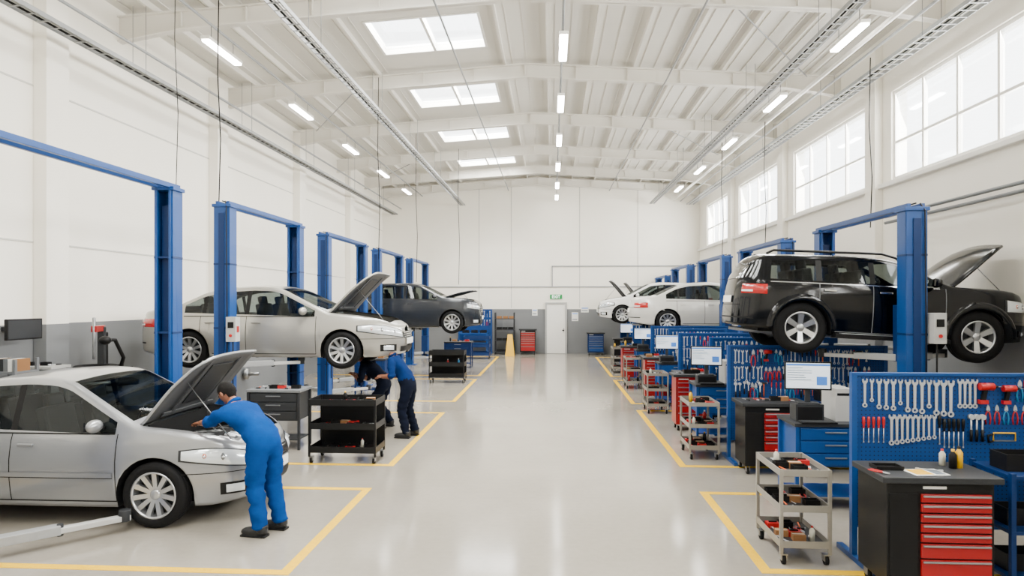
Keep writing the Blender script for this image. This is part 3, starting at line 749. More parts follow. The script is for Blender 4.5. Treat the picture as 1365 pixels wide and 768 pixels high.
SUV=dict(L=4.02,W=1.64,n=4.2,kz=.87,R=.36,AR=.396,xf=1.22,xr=-1.14,ww=.23,spokes=6,rimr=.62,smooth=.09,crown=.045,seammat=GREY,
 top=[(-2.01,1.46),(-1.9,1.57),(-1.7,1.64),(-.6,1.68),(.0,1.66),(.22,1.6),(.78,1.28),(.88,1.25),(1.5,1.24),(1.8,1.21),(1.93,1.16),(2.01,1.07)],
 belt=[(-2.01,1.18),(0,1.15),(.9,1.14),(2.01,1.0)],
 g=[(.2,.94),(.4,.98),(.6,1),(.9,1),(1.1,.975),(1.18,.94),(1.67,.76)],
 leanf=[(.2,-.1),(.35,0),(.6,.01),(.95,-.0),(1.25,-.08)],leanr=[(.2,-.1),(.35,0),(.6,0),(1.0,-.03),(1.2,-.07),(1.67,-.32)],
 sill=[(-2.01,.4),(-1.6,.36),(0,.32),(1.6,.34),(2.01,.38)],
 sidewin=[(-.17,.68),(-.88,-.24),(-1.58,-.96)],wind=(.14,.82),rear=None,hood=(.88,1.86),
 seams=[-.92,-.2,.76],handles=[-.78,-.04],mirror=.58,beltmat=CHROME,handlemat=CHROME,tgap=.74,bline=.68,
 head=(.42,.94,lambda t:.84,lambda t:.98+.04*t),tail=(.52,.92,.94,1.1),fog=(.5,.7,.44,.54),grille=(.4,.76,.98),lower=(.45,.44,.56),plate=(.58,.78),rearglass=(.52,1.2,1.48),seat=(.05,-.68),rails=True)

make_car(SED1,'silver four-door sedan with raised hood at floor level',(-5.53,7.6,0),0,SILVER1,hood=58)
make_car(SED2,'silver-beige sedan raised on a blue lift, hood open',(-5.12,12.15,1.22),0,SILVER2,hood=52)
make_car(CROSS,'dark grey crossover raised on a lift',(-4.45,21.6,1.38),0,GREYC,hood=20)
make_car(SUV,'black off-roader raised on a lift, hood open',(4.66,10.3,1.61),radians(-2),BLACKC,hood=44,pitch=radians(3))
make_car(SED3,'pale silver sedan raised on a lift, red tail lights',(4.6,20.05,1.5),0,SILVER3)
make_car(HAT,'white hatchback raised on a lift with open hood',(3.8,24.8,1.6),pi,WHITEC,hood=58)
make_car(HAT,'white hatchback with open hood near back wall',(4.75,29.0,1.6),pi,WHITEC,hood=62)
lift(4.8,29.0,1.3,3.4,1.6,'blue two-post lift beside the back wall')

# ------------------------------------------------------------------ people
def skin_eval(verts,edges,radii,root=0,sub=2):
    me=bpy.data.meshes.new('tmp'); me.from_pydata(verts,edges,[]); o=bpy.data.objects.new('tmp',me); COL.objects.link(o)
    sk=o.modifiers.new('skin','SKIN'); sk.branch_smoothing=.4
    for i,r in enumerate(radii):
        d=me.skin_vertices[0].data[i]; d.radius=r if hasattr(r,'__len__') else (r,r); d.use_root=(i==root)
    su=o.modifiers.new('sub','SUBSURF'); su.levels=sub; su.render_levels=sub
    dg=bpy.context.evaluated_depsgraph_get(); dg.update()
    ev=bpy.data.meshes.new_from_object(o.evaluated_get(dg))
    vs=[v.co.copy() for v in ev.vertices]; fs=[tuple(p.vertices) for p in ev.polygons]
    bpy.data.objects.remove(o); bpy.data.meshes.remove(me); bpy.data.meshes.remove(ev)
    return vs,fs
def hand_geo(curl):
    V=[(0,0,0),(.035,0,0),(.075,0,0)]; E=[(0,1),(1,2)]; Rr=[.03,(.034,.034),(.034,.03)]
    for k,(y,l) in enumerate(((.032,.9),(.011,1.05),(-.011,1.0),(-.032,.8))):
        base=len(V); V.append((.092,y,0)); E.append((2,base)); Rr.append(.0125)
        a=0; p=Vector((.092,y,0))
        for j,sg in enumerate((.036,.026,.02)):
            a+=curl*(.7+.2*j); p=p+Vector((cos(a),y*1.2,-sin(a)))*sg*l
            V.append(tuple(p)); E.append((len(V)-2,len(V)-1)); Rr.append(.0105-.0008*j)
    b0=len(V); V.append((.035,.038,-.01)); E.append((1,b0)); Rr.append(.015)
    V.append((.062,.058,-.02)); E.append((b0,b0+1)); Rr.append(.0115); V.append((.085,.062,-.03)); E.append((b0+1,b0+2)); Rr.append(.0095)
    vs,fs=skin_eval(V,E,Rr,0,1)
    return [Vector((v.x,v.y,v.z*.75)) for v in vs],fs
HG=hand_geo(.45)
def ik(A,T,l1,l2,pole):
    d=T-A; D=min(d.length,.985*(l1+l2)); u=d.normalized(); a=(l1*l1-l2*l2+D*D)/(2*D); h=sqrt(max(0,l1*l1-a*a))
    pp=(pole-u*pole.dot(u)).normalized(); return A+u*a+pp*h, A+u*D
def person(label,loc,yaw,lean,hipz,feet,hands,topmat,legmat,headpitch=.5,headyaw=0,hairm=HAIR,twist=0,group=None,footyaw=0,legl=.415,bulk=1.0):
    root=empty('person',loc,(0,0,yaw)); tag(root,label,'person',group)
    pel=Vector((0,0,hipz)); ax=Vector((sin(lean*1.05),0,cos(lean*1.05)))
    a1_=Vector((sin(lean*.85),0,cos(lean*.85)))
    belly=pel+a1_*.17; chest=belly+ax*.2; nb=chest+Vector((sin(lean*1.15),0,cos(lean*1.15)))*.15
    hd=Vector((sin(lean*.85+headpitch*.3),0,cos(lean*.85+headpitch*.3))); neck=nb+hd*.07; skull=nb+hd*.19
    V=[];E=[];Rr=[];K=[]
    def add(p,r,par,k):
        V.append(Vector(p)); Rr.append(r*(bulk if k!='s' else 1)); K.append(k)
        if par is not None: E.append((par,len(V)-1))
        return len(V)-1
    i0=add(pel,.17,None,'l'); ib=add(belly,.155,i0,'t'); ic=add(chest,.17,ib,'t'); inn=add(nb,.09,ic,'t'); ik_=add(neck,.056,inn,'s'); add(nb+hd*.14,.052,ik_,'s')
    handT=[]
    for q,sg in enumerate((1,-1)):
        sh=nb-ax*.06+Vector((0,sg*.19,0)); sh.x+=twist*sg*-.06
        hp=Vector(hands[q]); el,wr=ik(sh,hp,.30,.27,Vector((-.2,sg*.5,-.8)))
        a=add(sh,.09,ic,'t')
        a2=add(sh.lerp(el,.5),.074,a,'t'); a3=add(el,.064,a2,'t'); a4=add(el.lerp(wr,.22),.062,a3,'t'); a5=add(el.lerp(wr,.42),.043,a4,'s'); a6=add(wr,.03,a5,'s')
        handT.append((wr,(wr-el).normalized(),sg))
    shoes=[]
    for q,sg in enumerate((1,-1)):
        ft=Vector(feet[q]); hp=pel+Vector((-.03,sg*.095,-.07)); an=ft+Vector((-.03,0,.1))
        kn,an2=ik(hp,an,legl,legl-.01,Vector((1,0,0)))
        a=add(hp,.126,i0,'l'); a1=add(hp.lerp(kn,.5),.106,a,'l'); a2=add(kn,.087,a1,'l'); a3=add(kn.lerp(an,.4),.083,a2,'l'); a4=add(kn.lerp(an,.8),.077,a3,'l'); add(an+Vector((0,0,-.045)),.079,a4,'l')
        shoes.append(ft)
    vs,fs=skin_eval([tuple(v) for v in V],E,Rr,0,2)
    mb=MB(); segs=[(V[a],V[c],K[c]) for a,c in E]
    mm={'l':legmat,'t':topmat,'s':SKIN}; grp={'l':[],'t':[],'s':[]}; isc=set()
    for f in fs:
        c=sum((vs[i] for i in f),Vector())/len(f); best=None
        for a,b_,k in segs:
            d=b_-a; t=max(0,min(1,(c-a).dot(d)/d.length_squared)); dd=(c-(a+d*t)).length
            if best is None or dd<best[0]: best=(dd,k)
        grp[best[1]].append(f)
        if best[1]=='s': isc.update(f)
    for i,v in enumerate(vs):
        if i in isc: continue
        nn=noise.noise(Vector((v.x*9,v.y*9,v.z*22)))*.026+noise.noise(v*30)*.011
        ctr=min(((v-(a+(b_-a)*max(0,min(1,(v-a).dot(b_-a)/(b_-a).length_squared)))) for a,b_,k in segs),key=lambda q:q.length)
        if ctr.length>1e-4: vs[i]=v+ctr.normalized()*nn
    mb.v+=vs
    for k in grp:
        if not grp[k]: continue
        mi=mb.mi(mm[k])
        for f in grp[k]: mb.f.append(list(f)); mb.fm.append(mi); mb.sm.append(True)
    Mh=Matrix.Translation(skull)@Euler((0,lean*.6+headpitch,headyaw)).to_matrix().to_4x4()
    hv=[];hf=[];n,k=28,20
    for i in range(k+1):
        ph=pi*i/k
        for j in range(n):
            t=2*pi*j/n; x,y,z=sin(ph)*cos(t),sin(ph)*sin(t),cos(ph)
            zz=z*.122; w=1.0 if z>-.1 else 1-.42*((-z-.1)/.9)**1.2
            xx=x*.1*(w if x<0 else (1-.15*max(0,-z))); yy=y*.08*w
            if x>.5 and abs(y)<.28:
                if -.45<z<.12: xx+=.022*(1-abs(y)/.28)*(1-abs((z+.28)/.45))
            if x>.6 and .0<z<.3 and .2<abs(y)<.6: xx-=.01
            if x>.5 and -.62<z<-.5 and abs(y)<.35: xx-=.006
            hv.append(Vector((xx,yy,zz)))
    for i in range(k):
        for j in range(n): q=(j+1)%n; hf.append((i*n+j,(i+1)*n+j,(i+1)*n+q,i*n+q))
    mb.add(hv,hf,SKIN,True,Mh)
    for sg in(-1,1):
        mb.ball((-.005,sg*.084,-.01),(.02,.012,.032),SKIN,10,6,Mh); mb.ball((.083,sg*.03,.012),(.011,.014,.009),PAPER,8,5,Mh); mb.ball((.092,sg*.03,.012),(.004,.006,.006),BLACK,8,5,Mh); mb.box((.088,sg*.03,.034),(.012,.035,.006),HAIR,M=Mh)
    mb.box((.089,0,-.066),(.008,.04,.007),mat('lips',(120,60,52),.5),M=Mh)
    for wr,d,sg in handT:
        X=d; Z=Vector((0,0,1))-X*X.z; Z.normalize(); Y=Z.cross(X)
        M3=Matrix((X,Y*(-sg),Z)).transposed().to_4x4(); M3.translation=wr
        mb.add(HG[0],HG[1],SKIN,True,M3)
    mb.obj('body',parent=root)
    hb=MB(); keep=[]; vs2=[]
    for v in hv:
        amt=1.03+.07*min(1,max(0,(v.z+.05)/.08))*min(1,max(0,(.10-v.x)/.06))
        vs2.append(v*amt+Vector((-.003,0,.003))+v.normalized()*noise.noise(v*70)*.006)
    for f in hf:
        c=sum((hv[i] for i in f),Vector())/4
        if (c.z>.075) or (c.z>.045 and c.x<.07) or (c.z>.0 and c.x<.03 and abs(c.y)>.05) or (c.x<-.0 and c.z>-.04) or (c.x<-.03 and c.z>-.085): keep.append(f)
    hb.add(vs2,keep,hairm,True,Mh); hb.obj('hair',parent=root)
    for ft in shoes:
        M=Matrix.Translation(ft)@Matrix.Rotation(footyaw,4,'Z')
        s=MB(); s.ball((.05,0,.045),(.15,.055,.055),LEATHER,16,8,M); s.box((.045,0,.012),(.28,.105,.024),BLACK,M=M); s.cyl((-.04,0,.05),(-.04,0,.12),.06,LEATHER,M=M)
        s.obj('shoe',.008,parent=root)
    c=MB(); c.lathe([(.068,0),(.082,.045),(.076,.05),(.062,.01)],topmat,20,'Z',close=True,M=Matrix.Translation(nb+hd*.01)@Euler((0,lean*.95,0)).to_matrix().to_4x4()); c.obj('collar',parent=root)
    return root
def wl(loc,yaw,p):
    d=Vector(p)-Vector(loc); c,s=cos(-yaw),sin(-yaw); return (d.x*c-d.y*s,d.x*s+d.y*c,d.z)
l1=(-2.98,6.66,0); y1=radians(155)
person('person in blue coverall leaning over an engine bay',l1,y1,radians(52),.975,[wl(l1,y1,(-2.99,6.57,0)),wl(l1,y1,(-2.88,6.80,0))],[wl(l1,y1,(-3.94,7.04,1.03)),wl(l1,y1,(-3.9,7.32,1.02))],COVER,COVER,headpitch=.25,footyaw=.3,bulk=1.07)
l2=(-2.55,11.57,0); y2=radians(172)
person('person in dark blue shirt and navy trousers bending towards a raised car',l2,y2,radians(31),.96,[wl(l2,y2,(-2.58,11.45,0)),wl(l2,y2,(-2.48,11.72,0))],[wl(l2,y2,(-2.98,11.4,1.08)),wl(l2,y2,(-2.98,11.65,1.08))],SHIRT,NAVY,headpitch=.7)
l3=(-3.2,12.4,0); y3=radians(170)
person('person in dark work clothes stooping beneath a raised car',l3,y3,radians(48),.88,[wl(l3,y3,(-3.23,12.28,0)),wl(l3,y3,(-3.13,12.55,0))],[wl(l3,y3,(-3.75,12.3,1.0)),wl(l3,y3,(-3.75,12.5,1.0))],NAVY,NAVY,headpitch=.3)

# ------------------------------------------------------------------ carts and cabinets
def caster(parent,x,y,h=.1):
    b=MB(); b.cyl((-.015,0,.045),(.015,0,.045),.045,RUBBER,n=16); b.bb(-.025,-.018,-.03,.03,.04,h,STEEL); b.bb(.018,.025,-.03,.03,.04,h,STEEL); b.bb(-.03,.03,-.035,.035,h-.01,h,STEEL)
    return b.obj('caster',parent=parent,loc=(x,y,0))
def service_cart(w,d,h,m,lab,loc,levels=3,rot=0,handle=True,deep=.06,solid=False,group=None):
    r=empty('service_cart',loc,(0,0,rot)); tag(r,lab,'tool cart',group)
    for sx in(-1,1):
        for sy in(-1,1):
            caster(r,sx*(w/2-.04),sy*(d/2-.04))
            MB().bb(sx*w/2,sx*(w/2-.03),sy*d/2,sy*(d/2-.03),.1,h,m).obj('leg',.003,r)
    for k in range(levels):
        z=.16+(h-.16-deep)*k/(levels-1); b=MB()
        b.bb(-w/2+.005,w/2-.005,-d/2+.005,d/2-.005,z,z+.008,DGREY)
        for s in(-1,1): b.bb(s*(w/2-.002),s*(w/2-.012),-d/2+.004,d/2-.004,z-.002,z+deep,m); b.bb(-w/2+.012,w/2-.012,s*(d/2-.002),s*(d/2-.012),z-.002,z+deep,m)
        b.obj('tray',.002,r)
    if handle: MB().tube([(w/2-.02,-d/2+.04,h-.05),(w/2+.09,-d/2+.04,h+.03),(w/2+.09,d/2-.04,h+.03),(w/2-.02,d/2-.04,h-.05)],.011,STEEL,8).obj('handle',parent=r)
    if solid:
        b=MB(); b.bb(-w/2+.015,w/2-.015,d/2-.02,d/2-.012,.16,h-deep,m); b.obj('back_panel',parent=r)
    return r
def tool_cabinet(w,d,h,loc,lab,ndr=7,side=.26,body=BLACKG,dm=RED,topm=DGREY,group=None):
    r=empty('tool_cabinet',loc); tag(r,lab,'tool cabinet',group)
    b=MB(); b.bb(-w/2+.05,w/2-.05,-d/2+.02,d/2,.12,h-.05,body); b.bb(-w/2+.07,-w/2+.05+side-.02,-d/2+.012,-d/2+.02,.16,h-.14,BLACK); b.obj('cabinet_body',.006,r)
    MB().bb(-w/2,w/2,-d/2-.03,d/2+.01,h-.05,h,topm).obj('worktop',.006,r)
    x0,x1=-w/2+.05+side,w/2-.08; z=h-.14
    MB().bb(x0+.02,x0+.2,-d/2+.012,-d/2+.02,h-.1,h-.08,PAPER).obj('badge_strip',parent=r)
    hs=[1,1,1,1,1,1.6,2.2][:ndr]; tot=sum(hs); H=(z-.16)
    for q in hs:
        hh=H*q/tot; e=MB().bb(x0,x1,-d/2-.002,-d/2+.02,z-hh+.014,z,dm).obj('drawer',.004,r)
        MB().bb(x0+.01,x1-.01,-d/2-.018,-d/2-.002,z-.022,z-.008,STEEL).obj('handle',.003,e); z-=hh
    for sx in(-1,1):
        for sy in(-1,1): caster(r,sx*(w/2-.1),sy*(d/2-.08),.125)
    return r
def pegboard(x0,x1,y,H,lab,zb=.3):
    w=x1-x0; r=empty('pegboard_stand',(x0,y,0)); tag(r,lab,'pegboard','blue tool pegboards')
    MB().bb(.04,w-.04,-.01,.015,zb,H-.03,PEG).obj('perforated_panel',parent=r)
    for x in(0,w-.05):
        MB().bb(x,x+.05,-.03,.03,.05,H,BLUE).obj('post',.003,r); MB().bb(x-.005,x+.055,-.42,.3,0,.05,BLUE).obj('foot',.004,r)
    MB().bb(.05,w-.05,-.025,.025,H-.03,H,BLUE).obj('top_rail',.003,r)
    return r
def monitor(loc,rot,lab,w=.52,group='desk monitors'):
    r=empty('monitor',loc,(0,0,rot)); tag(r,lab,'monitor',group)
    MB().bb(-w/2,w/2,0,.03,.16,.16+w*.64,BLACK).obj('bezel',.005,r)
    s=MB(); s.bb(-w/2+.018,w/2-.018,-.002,.0,.18,.142+w*.64,SCREEN); zt=.142+w*.64
    s.bb(-w/2+.02,w/2-.02,-.004,-.002,zt-.03,zt-.008,SCRB)
    for k in range(6): s.bb(-w/2+.03,-w/2+.03+w*RN.uniform(.3,.55),-.004,-.002,zt-.06-k*.028,zt-.053-k*.028,SCRT)
    s.bb(w*.18,w*.4,-.004,-.002,.22,.32,SCRB); s.obj('screen',parent=r)
    MB().bb(-.03,.03,.02,.05,.01,.26,DGREY).bb(-.12,.12,-.05,.12,0,.015,DGREY).obj('stand',.004,r)
    return r
def workbench(x0,x1,y0,y1,h,lab,m=BLUE,drawers=True,topm=DGREY):
    w,d=x1-x0,y1-y0; r=empty('workbench',((x0+x1)/2,(y0+y1)/2,0)); tag(r,lab,'workbench','workbenches')
    MB().bb(-w/2,w/2,-d/2,d/2,h-.04,h,topm).obj('worktop',.004,r)
    for sx in(-1,1):
        for sy in(-1,1): MB().bb(sx*(w/2-.01),sx*(w/2-.05),sy*(d/2-.01),sy*(d/2-.05),0,h-.04,m).obj('leg',.003,r)
    MB().bb(-w/2+.05,w/2-.05,-d/2+.05,d/2-.05,.15,.17,m).obj('shelf',parent=r)
    if drawers:
        MB().bb(-w/2+.05,w/2-.05,-d/2+.03,d/2-.03,h-.5,h-.04,m).obj('drawer_box',.004,r)
        for k in range(3):
            z=h-.06-k*.145; e=MB().bb(-w/2+.07,w/2-.07,-d/2+.012,-d/2+.03,z-.13,z,m).obj('drawer',.004,r); MB().bb(-.12,.12,-d/2-.004,-d/2+.012,z-.05,z-.035,STEEL).obj('handle',.002,e)
    return r
def mk(name,lab,cat,b,loc,rot=(0,0,0),bev=0,group=None): return tag(b.obj(name,bev,loc=loc,rot=rot),lab,cat,group)
def bottle_mb(m,cap,h=.18,r=.03):
    return MB().lathe([(0,0),(r,0),(r,h*.7),(r*.45,h*.85),(r*.4,h*.9)],m,14).lathe([(r*.45,h*.88),(r*.45,h),(0,h)],cap,14)
_t={}
def wrench_mb():
    b=MB()
    b.prism([(-.032,-.86),(.032,-.86),(.042,-.16),(-.042,-.16)],-.012,.012,TOOLC)
    b.prism([(-.036,-.17),(.036,-.17),(.085,-.1),(.09,0),(.055,.02),(.04,-.06),(-.03,-.075),(-.05,.01),(-.085,-.02),(-.08,-.1)],-.02,.02,TOOLC)
    b.lathe([(.04,-.02),(.08,-.02),(.08,.02),(.04,.02)],TOOLC,14,'Y',(0,0,-.9),close=True,smooth=False)
    return b
def screwdriver_mb(hm):
    b=MB(); b.lathe([(0,0),(.045,-.01),(.055,-.12),(.05,-.3),(.03,-.36),(.045,-.42),(.02,-.44)],hm,12); b.cyl((0,0,-.43),(0,0,-.95),.016,TOOLC,n=8); b.bb(-.022,.022,-.006,.006,-1,-.95,TOOLC); return b
def pliers_mb(hm):
    b=MB()
    for s in(-1,1):
        b.tube([(s*.01,0,-.3),(s*.09,0,-.45),(s*.13,0,-.7),(s*.09,0,-1.0)],.036,hm,8); b.prism([(0,-.34),(s*.09,-.28),(s*.07,-.12),(s*.01,0),(0,-.02)],-.025,.025,TOOLC)
    b.cyl((0,-.035,-.3),(0,.035,-.3),.05,STEEL,n=12); return b
def hammer_mb():
    b=MB(); b.box((0,0,-.08),(.36,.1,.12),DGREY); b.cyl((.18,0,-.08),(.24,0,-.08),.07,STEEL); b.prism([(-.18,-.14),(-.18,-.02),(-.34,-.1)],-.04,.04,STEEL); b.cyl((0,0,-.1),(0,0,-1),.035,ORANGE,n=10); return b
def socket_mb():
    b=MB(); b.cyl((0,0,-.06),(0,0,-.8),.03,TOOLC,n=8); b.cyl((0,0,-.55),(0,0,-.98),.05,BLACK,n=10); b.cyl((0,-.07,-.08),(0,.07,-.08),.1,TOOLC,n=16); return b
def saw_mb():
    b=MB(); b.tube([(-.3,0,-.5),(-.3,0,-.2),(.5,0,-.2),(.5,0,-.5)],.03,YEL2,8); b.bb(-.3,.5,-.005,.005,-.52,-.47,STEEL); b.tube([(-.32,0,-.25),(-.5,0,-.3),(-.48,0,-.55),(-.32,0,-.52)],.045,BLACK,8); return b
def drill_mb():
    b=MB(); b.cyl((-.35,0,-.2),(.25,0,-.2),.17,REDP,n=16); b.cyl((.25,0,-.2),(.45,0,-.2),.1,BLACK,r1=.05,n=14); b.cyl((.45,0,-.2),(.65,0,-.2),.02,STEEL,n=8); b.box((-.15,0,-.55),(.17,.15,.6),BLACK,(0,.2,0)); b.box((-.2,0,-.9),(.36,.22,.18),REDP); return b
def hose_mb():
    b=MB()
    for q,r in enumerate((.42,.36,.30)): b.lathe([(r+.035*cos(a),-.04*q+.035*sin(a)) for a in[2*pi*k/6 for k in range(6)]],BLACK,24,'Y',(0,0,-.45),close=True)
    return b
for nm,f in(('wrench',wrench_mb),('screwdriver',lambda:screwdriver_mb(REDP)),('black_screwdriver',lambda:screwdriver_mb(BLACK)),('pliers',lambda:pliers_mb(REDP)),('blue_pliers',lambda:pliers_mb(CYAN)),('hammer',hammer_mb),('ratchet',socket_mb),('hacksaw',saw_mb),('drill',drill_mb),('hose',hose_mb)): _t[nm]=f().mesh(nm)
TL={'wrench':('chrome combination wrench hung on a blue pegboard','wrench'),'screwdriver':('red-handled screwdriver hung on a blue pegboard','screwdriver'),'black_screwdriver':('black-handled screwdriver hung on a blue pegboard','screwdriver'),'pliers':('red-handled pliers hung on a blue pegboard','pliers'),'blue_pliers':('blue-handled pliers hung on a blue pegboard','pliers'),'hammer':('hammer with orange handle hung on a blue pegboard','hammer'),'ratchet':('chrome ratchet handle hung on a blue pegboard','ratchet'),'hacksaw':('yellow hacksaw hung on a blue pegboard','saw'),'drill':('red cordless drill hung on a blue pegboard','drill'),'hose':('coiled black air hose hung on a blue pegboard','hose')}
NMM={'black_screwdriver':'screwdriver','blue_pliers':'pliers','drill':'cordless_drill','hose':'coiled_hose'}
def tool(kind,x,y,z,s):
    o=bpy.data.objects.new(NMM.get(kind,kind),_t[kind]); COL.objects.link(o); th={'drill':.17,'hammer':.07,'ratchet':.1,'hose':.035}.get(kind,.03)*s
    o.location=(x,y-.01-th,z); o.scale=(s,s,s)
    tag(o,TL[kind][0],TL[kind][1],kind.replace('_',' ')+'s on the pegboards')
def fill_board(x0,y,detail,wid=2.0):
    if detail==0:
        for k in range(13): tool('wrench',x0+.12+k*.064,y,1.68-.001*k,.27+.006*k-(.06 if k%4==1 else 0))
        for k in range(5): tool('screwdriver',x0+.11+k*.045,y,1.33,.24)
        for k in range(9): tool('wrench',x0+.36+k*.048,y,1.35,.29-.008*k)
        for k in range(6): tool('black_screwdriver',x0+.79+k*.042,y,1.32 if k else 1.35,.27)
        for k in range(3): tool('ratchet',x0+1.06+k*.05,y,1.36,.25)
        tool('drill',x0+1.2,y,1.66,.2); tool('drill',x0+1.40,y,1.64,.18)
        for k in range(5): tool('pliers' if k!=2 else 'blue_pliers',x0+1.22+k*.08,y,1.45,.18)
        tool('hacksaw',x0+1.34,y,1.24,.24); tool('hammer',x0+1.66,y,1.42,.28); tool('hammer',x0+1.78,y,1.66,.28)
        for k in range(8): tool('wrench',x0+1.56+k*.055,y,1.14,.2)
        for k in range(4): tool('wrench',x0+.97+k*.045,y,1.68,.27)
        for k in range(5): tool('screwdriver' if k%2 else 'blue_pliers',x0+1.5+k*.045,y,1.68,.2)
        tool('hose',x0+2.05,y,1.66,.4)
    else:
        kinds=['wrench','screwdriver','wrench','black_screwdriver','ratchet','wrench','blue_pliers','hammer','pliers']
        for row,z in enumerate((1.68,1.43,1.19)[:3 if detail<3 else 2]):
            k=0; x=x0+.12
            while x<x0+wid:
                kd=kinds[(k//4*3+row*2)%9] if (k//4)%2==0 else kinds[RN.randrange(9)]
                if detail==1 and row==0 and k==9: kd='drill'
                tool(kd,x,y,z-RN.uniform(0,.02),RN.uniform(.17,.26) if kd!='drill' else .18); x+=RN.uniform(.045,.07)*(1 if detail==1 else 1.4 if detail==2 else 2.1); k+=1
                if kd in('hammer','drill'): x+=.06
PX=2.78; PB=[6.34,10.2,14.1,18.0,22.0,26.0]
for i,y in enumerate(PB):
    pegboard(PX if i<1 else 2.65,5.2 if i<1 else 4.3 if i in(2,4,5) else 5.0,y,1.74,'blue perforated steel tool board with hand tools')
    fill_board(PX if i<1 else 2.65,y,0 if i==0 else (1 if i==1 else 2 if i<4 else 3),2.1 if i==1 else 1.6)
for i,(x,y) in enumerate(((2.9,12.4),(2.8,16.2),(2.7,20.2),(2.7,24.1))):
    pegboard(x,x+1.4,y,1.74,'blue perforated steel tool board with hand tools'); fill_board(x,y,2 if i<2 else 3,1.2)
tc=tool_cabinet(.93,.52,1.0,(3.1,5.72,0),'black wheeled tool cabinet with red drawers',group='red drawer tool cabinets')
for p in((3.08,9.55,0),(2.9,13.45,0),(2.75,17.3,0),(2.75,21.3,0),(2.75,25.3,0)): clone(tc,p)
rc=tool_cabinet(.62,.45,1.05,(2.55,12.6,0),'narrow red tool chest beside the aisle',side=.03,body=RED,dm=RED,group='narrow red tool chests')
for p in((2.5,16.3,0),(2.38,20.35,0)): clone(rc,p)
sc=service_cart(.46,.72,.87,BEIGE,'warm grey three-tier service cart with tools',(2.3,6.5,0),handle=False,group='grey service carts')
CARTS=[(2.3,6.5),(2.3,10.5),(2.25,14.6),(2.25,18.6),(2.25,22.6)]
for p in CARTS[1:]: clone(sc,(p[0],p[1],0))
for i,y in enumerate((7.75,11.3,15.2,19.2,23.1)):
    dx=0 if i==0 else -.36
    workbench(2.78+dx,3.7+dx,y,y+.62,1.0,'blue steel workbench with drawers below the worktop')
    rh=.2 if i==0 else .14
    monitor((3.0+dx,y+.2,1.0+rh),radians(-8),'black-framed computer monitor on a workbench')
    bx=MB().bb(-.16,.16,-.1,.1,0,rh,DGREY).bb(-.14,.14,-.104,-.1,.02,rh-.03,BLACK); mk('monitor_riser','dark grey box supporting a monitor','box',bx,(3.0+dx,y+.24,1.0),bev=.006,group='monitor risers')
    kb=MB().bb(-.2,.2,-.07,.07,0,.02,BLACK)
    for q in range(4): kb.bb(-.19,.19,-.06+q*.03,-.04+q*.03,.02,.026,DGREY)
    mk('keyboard','black computer keyboard on a workbench','keyboard',kb,(3.05+dx,y+.05,1.0),bev=.003,group='keyboards')
    if i<3:
        t=MB().bb(-.1,.1,-.2,.2,0,.38,LGREY).bb(-.08,.08,-.203,-.2,.3,.33,BLACK); mk('computer_tower','pale grey computer tower on a workbench','computer',t,(3.4+dx,y+.37,1.0),bev=.006,group='computer towers')
def rack(x0,x1,y0,y1,h,lab,m=BLUED,lv=(.12,.5,.95)):
    w,d=x1-x0,y1-y0; r=empty('storage_rack',((x0+x1)/2,(y0+y1)/2,0)); tag(r,lab,'rack','storage racks')
    for sx in(-1,1):
        for sy in(-1,1): MB().bb(sx*w/2,sx*(w/2-.04),sy*d/2,sy*(d/2-.04),0,h,m).obj('upright',.003,r)
    for z in lv: MB().bb(-w/2+.005,w/2-.005,-d/2+.005,d/2-.005,z,z+.03,m).obj('shelf',.003,r)
    return r
crate=MB().bb(-.16,.16,-.11,.11,0,.015,BLACK).bb(-.16,-.15,-.11,.11,.015,.14,BLACK).bb(.15,.16,-.11,.11,.015,.14,BLACK).bb(-.15,.15,-.11,-.1,.015,.14,BLACK).bb(-.15,.15,.1,.11,.015,.14,BLACK).mesh('crate')
def bin_(x,y,z,s=1):
    o=bpy.data.objects.new('parts_bin',crate); COL.objects.link(o); o.location=(x,y,z); o.scale=(s,s,s); tag(o,'small black plastic parts bin','bin','parts bins')
redc=MB().bb(-.16,.16,-.11,.11,0,.12,REDP).bb(-.1,.1,-.02,.02,.12,.15,BLACK).mesh('toolbox_mesh')
brc=MB().bb(-.14,.14,-.1,.1,0,.14,BROWN).bb(-.14,.14,-.015,.015,.14,.142,CLEARP).mesh('carton_mesh')
def toolbox(x,y,z,s=1):
    o=bpy.data.objects.new('toolbox',redc); COL.objects.link(o); o.location=(x,y,z); o.scale=(s,s,s); tag(o,'small red toolbox with black handle','toolbox','red toolboxes')
def carton(x,y,z,s=1,a=0):
    o=bpy.data.objects.new('cardboard_box',brc); COL.objects.link(o); o.location=(x,y,z); o.scale=(s,s,s); o.rotation_euler=(0,0,a); tag(o,'small brown taped cardboard box','box','cardboard boxes')
for i,y in enumerate(PB[:5]):
    rack(3.72,4.9 if i not in(1,3) else 4.5,y-.75,y-.2,1.0,'dark blue steel shelf rack under the pegboard')
    for lz in(.15,.53,.98):
        for q in range(3 if i not in(1,3) else 2):
            if (q+i)%3==2 and lz<.9: toolbox(3.95+q*.36,y-.48,lz)
            else: bin_(3.95+q*.36,y-.48,lz)
bmesh_=[bottle_mb(YEL2,BLACK),bottle_mb(CLEARP,REDP,.14,.025),bottle_mb(BLACK,YEL2,.16,.03),bottle_mb(CYAN,PAPER,.2,.03),bottle_mb(REDP,PAPER,.18,.028)]
bmesh_=[b.mesh('bottle') for b in bmesh_]; bl=['yellow','clear','black','blue','red']
def bottle(x,y,z,k):
    o=bpy.data.objects.new('bottle',bmesh_[k]); COL.objects.link(o); o.location=(x,y,z); tag(o,'small %s plastic bottle with cap'%bl[k],'bottle','workshop bottles')
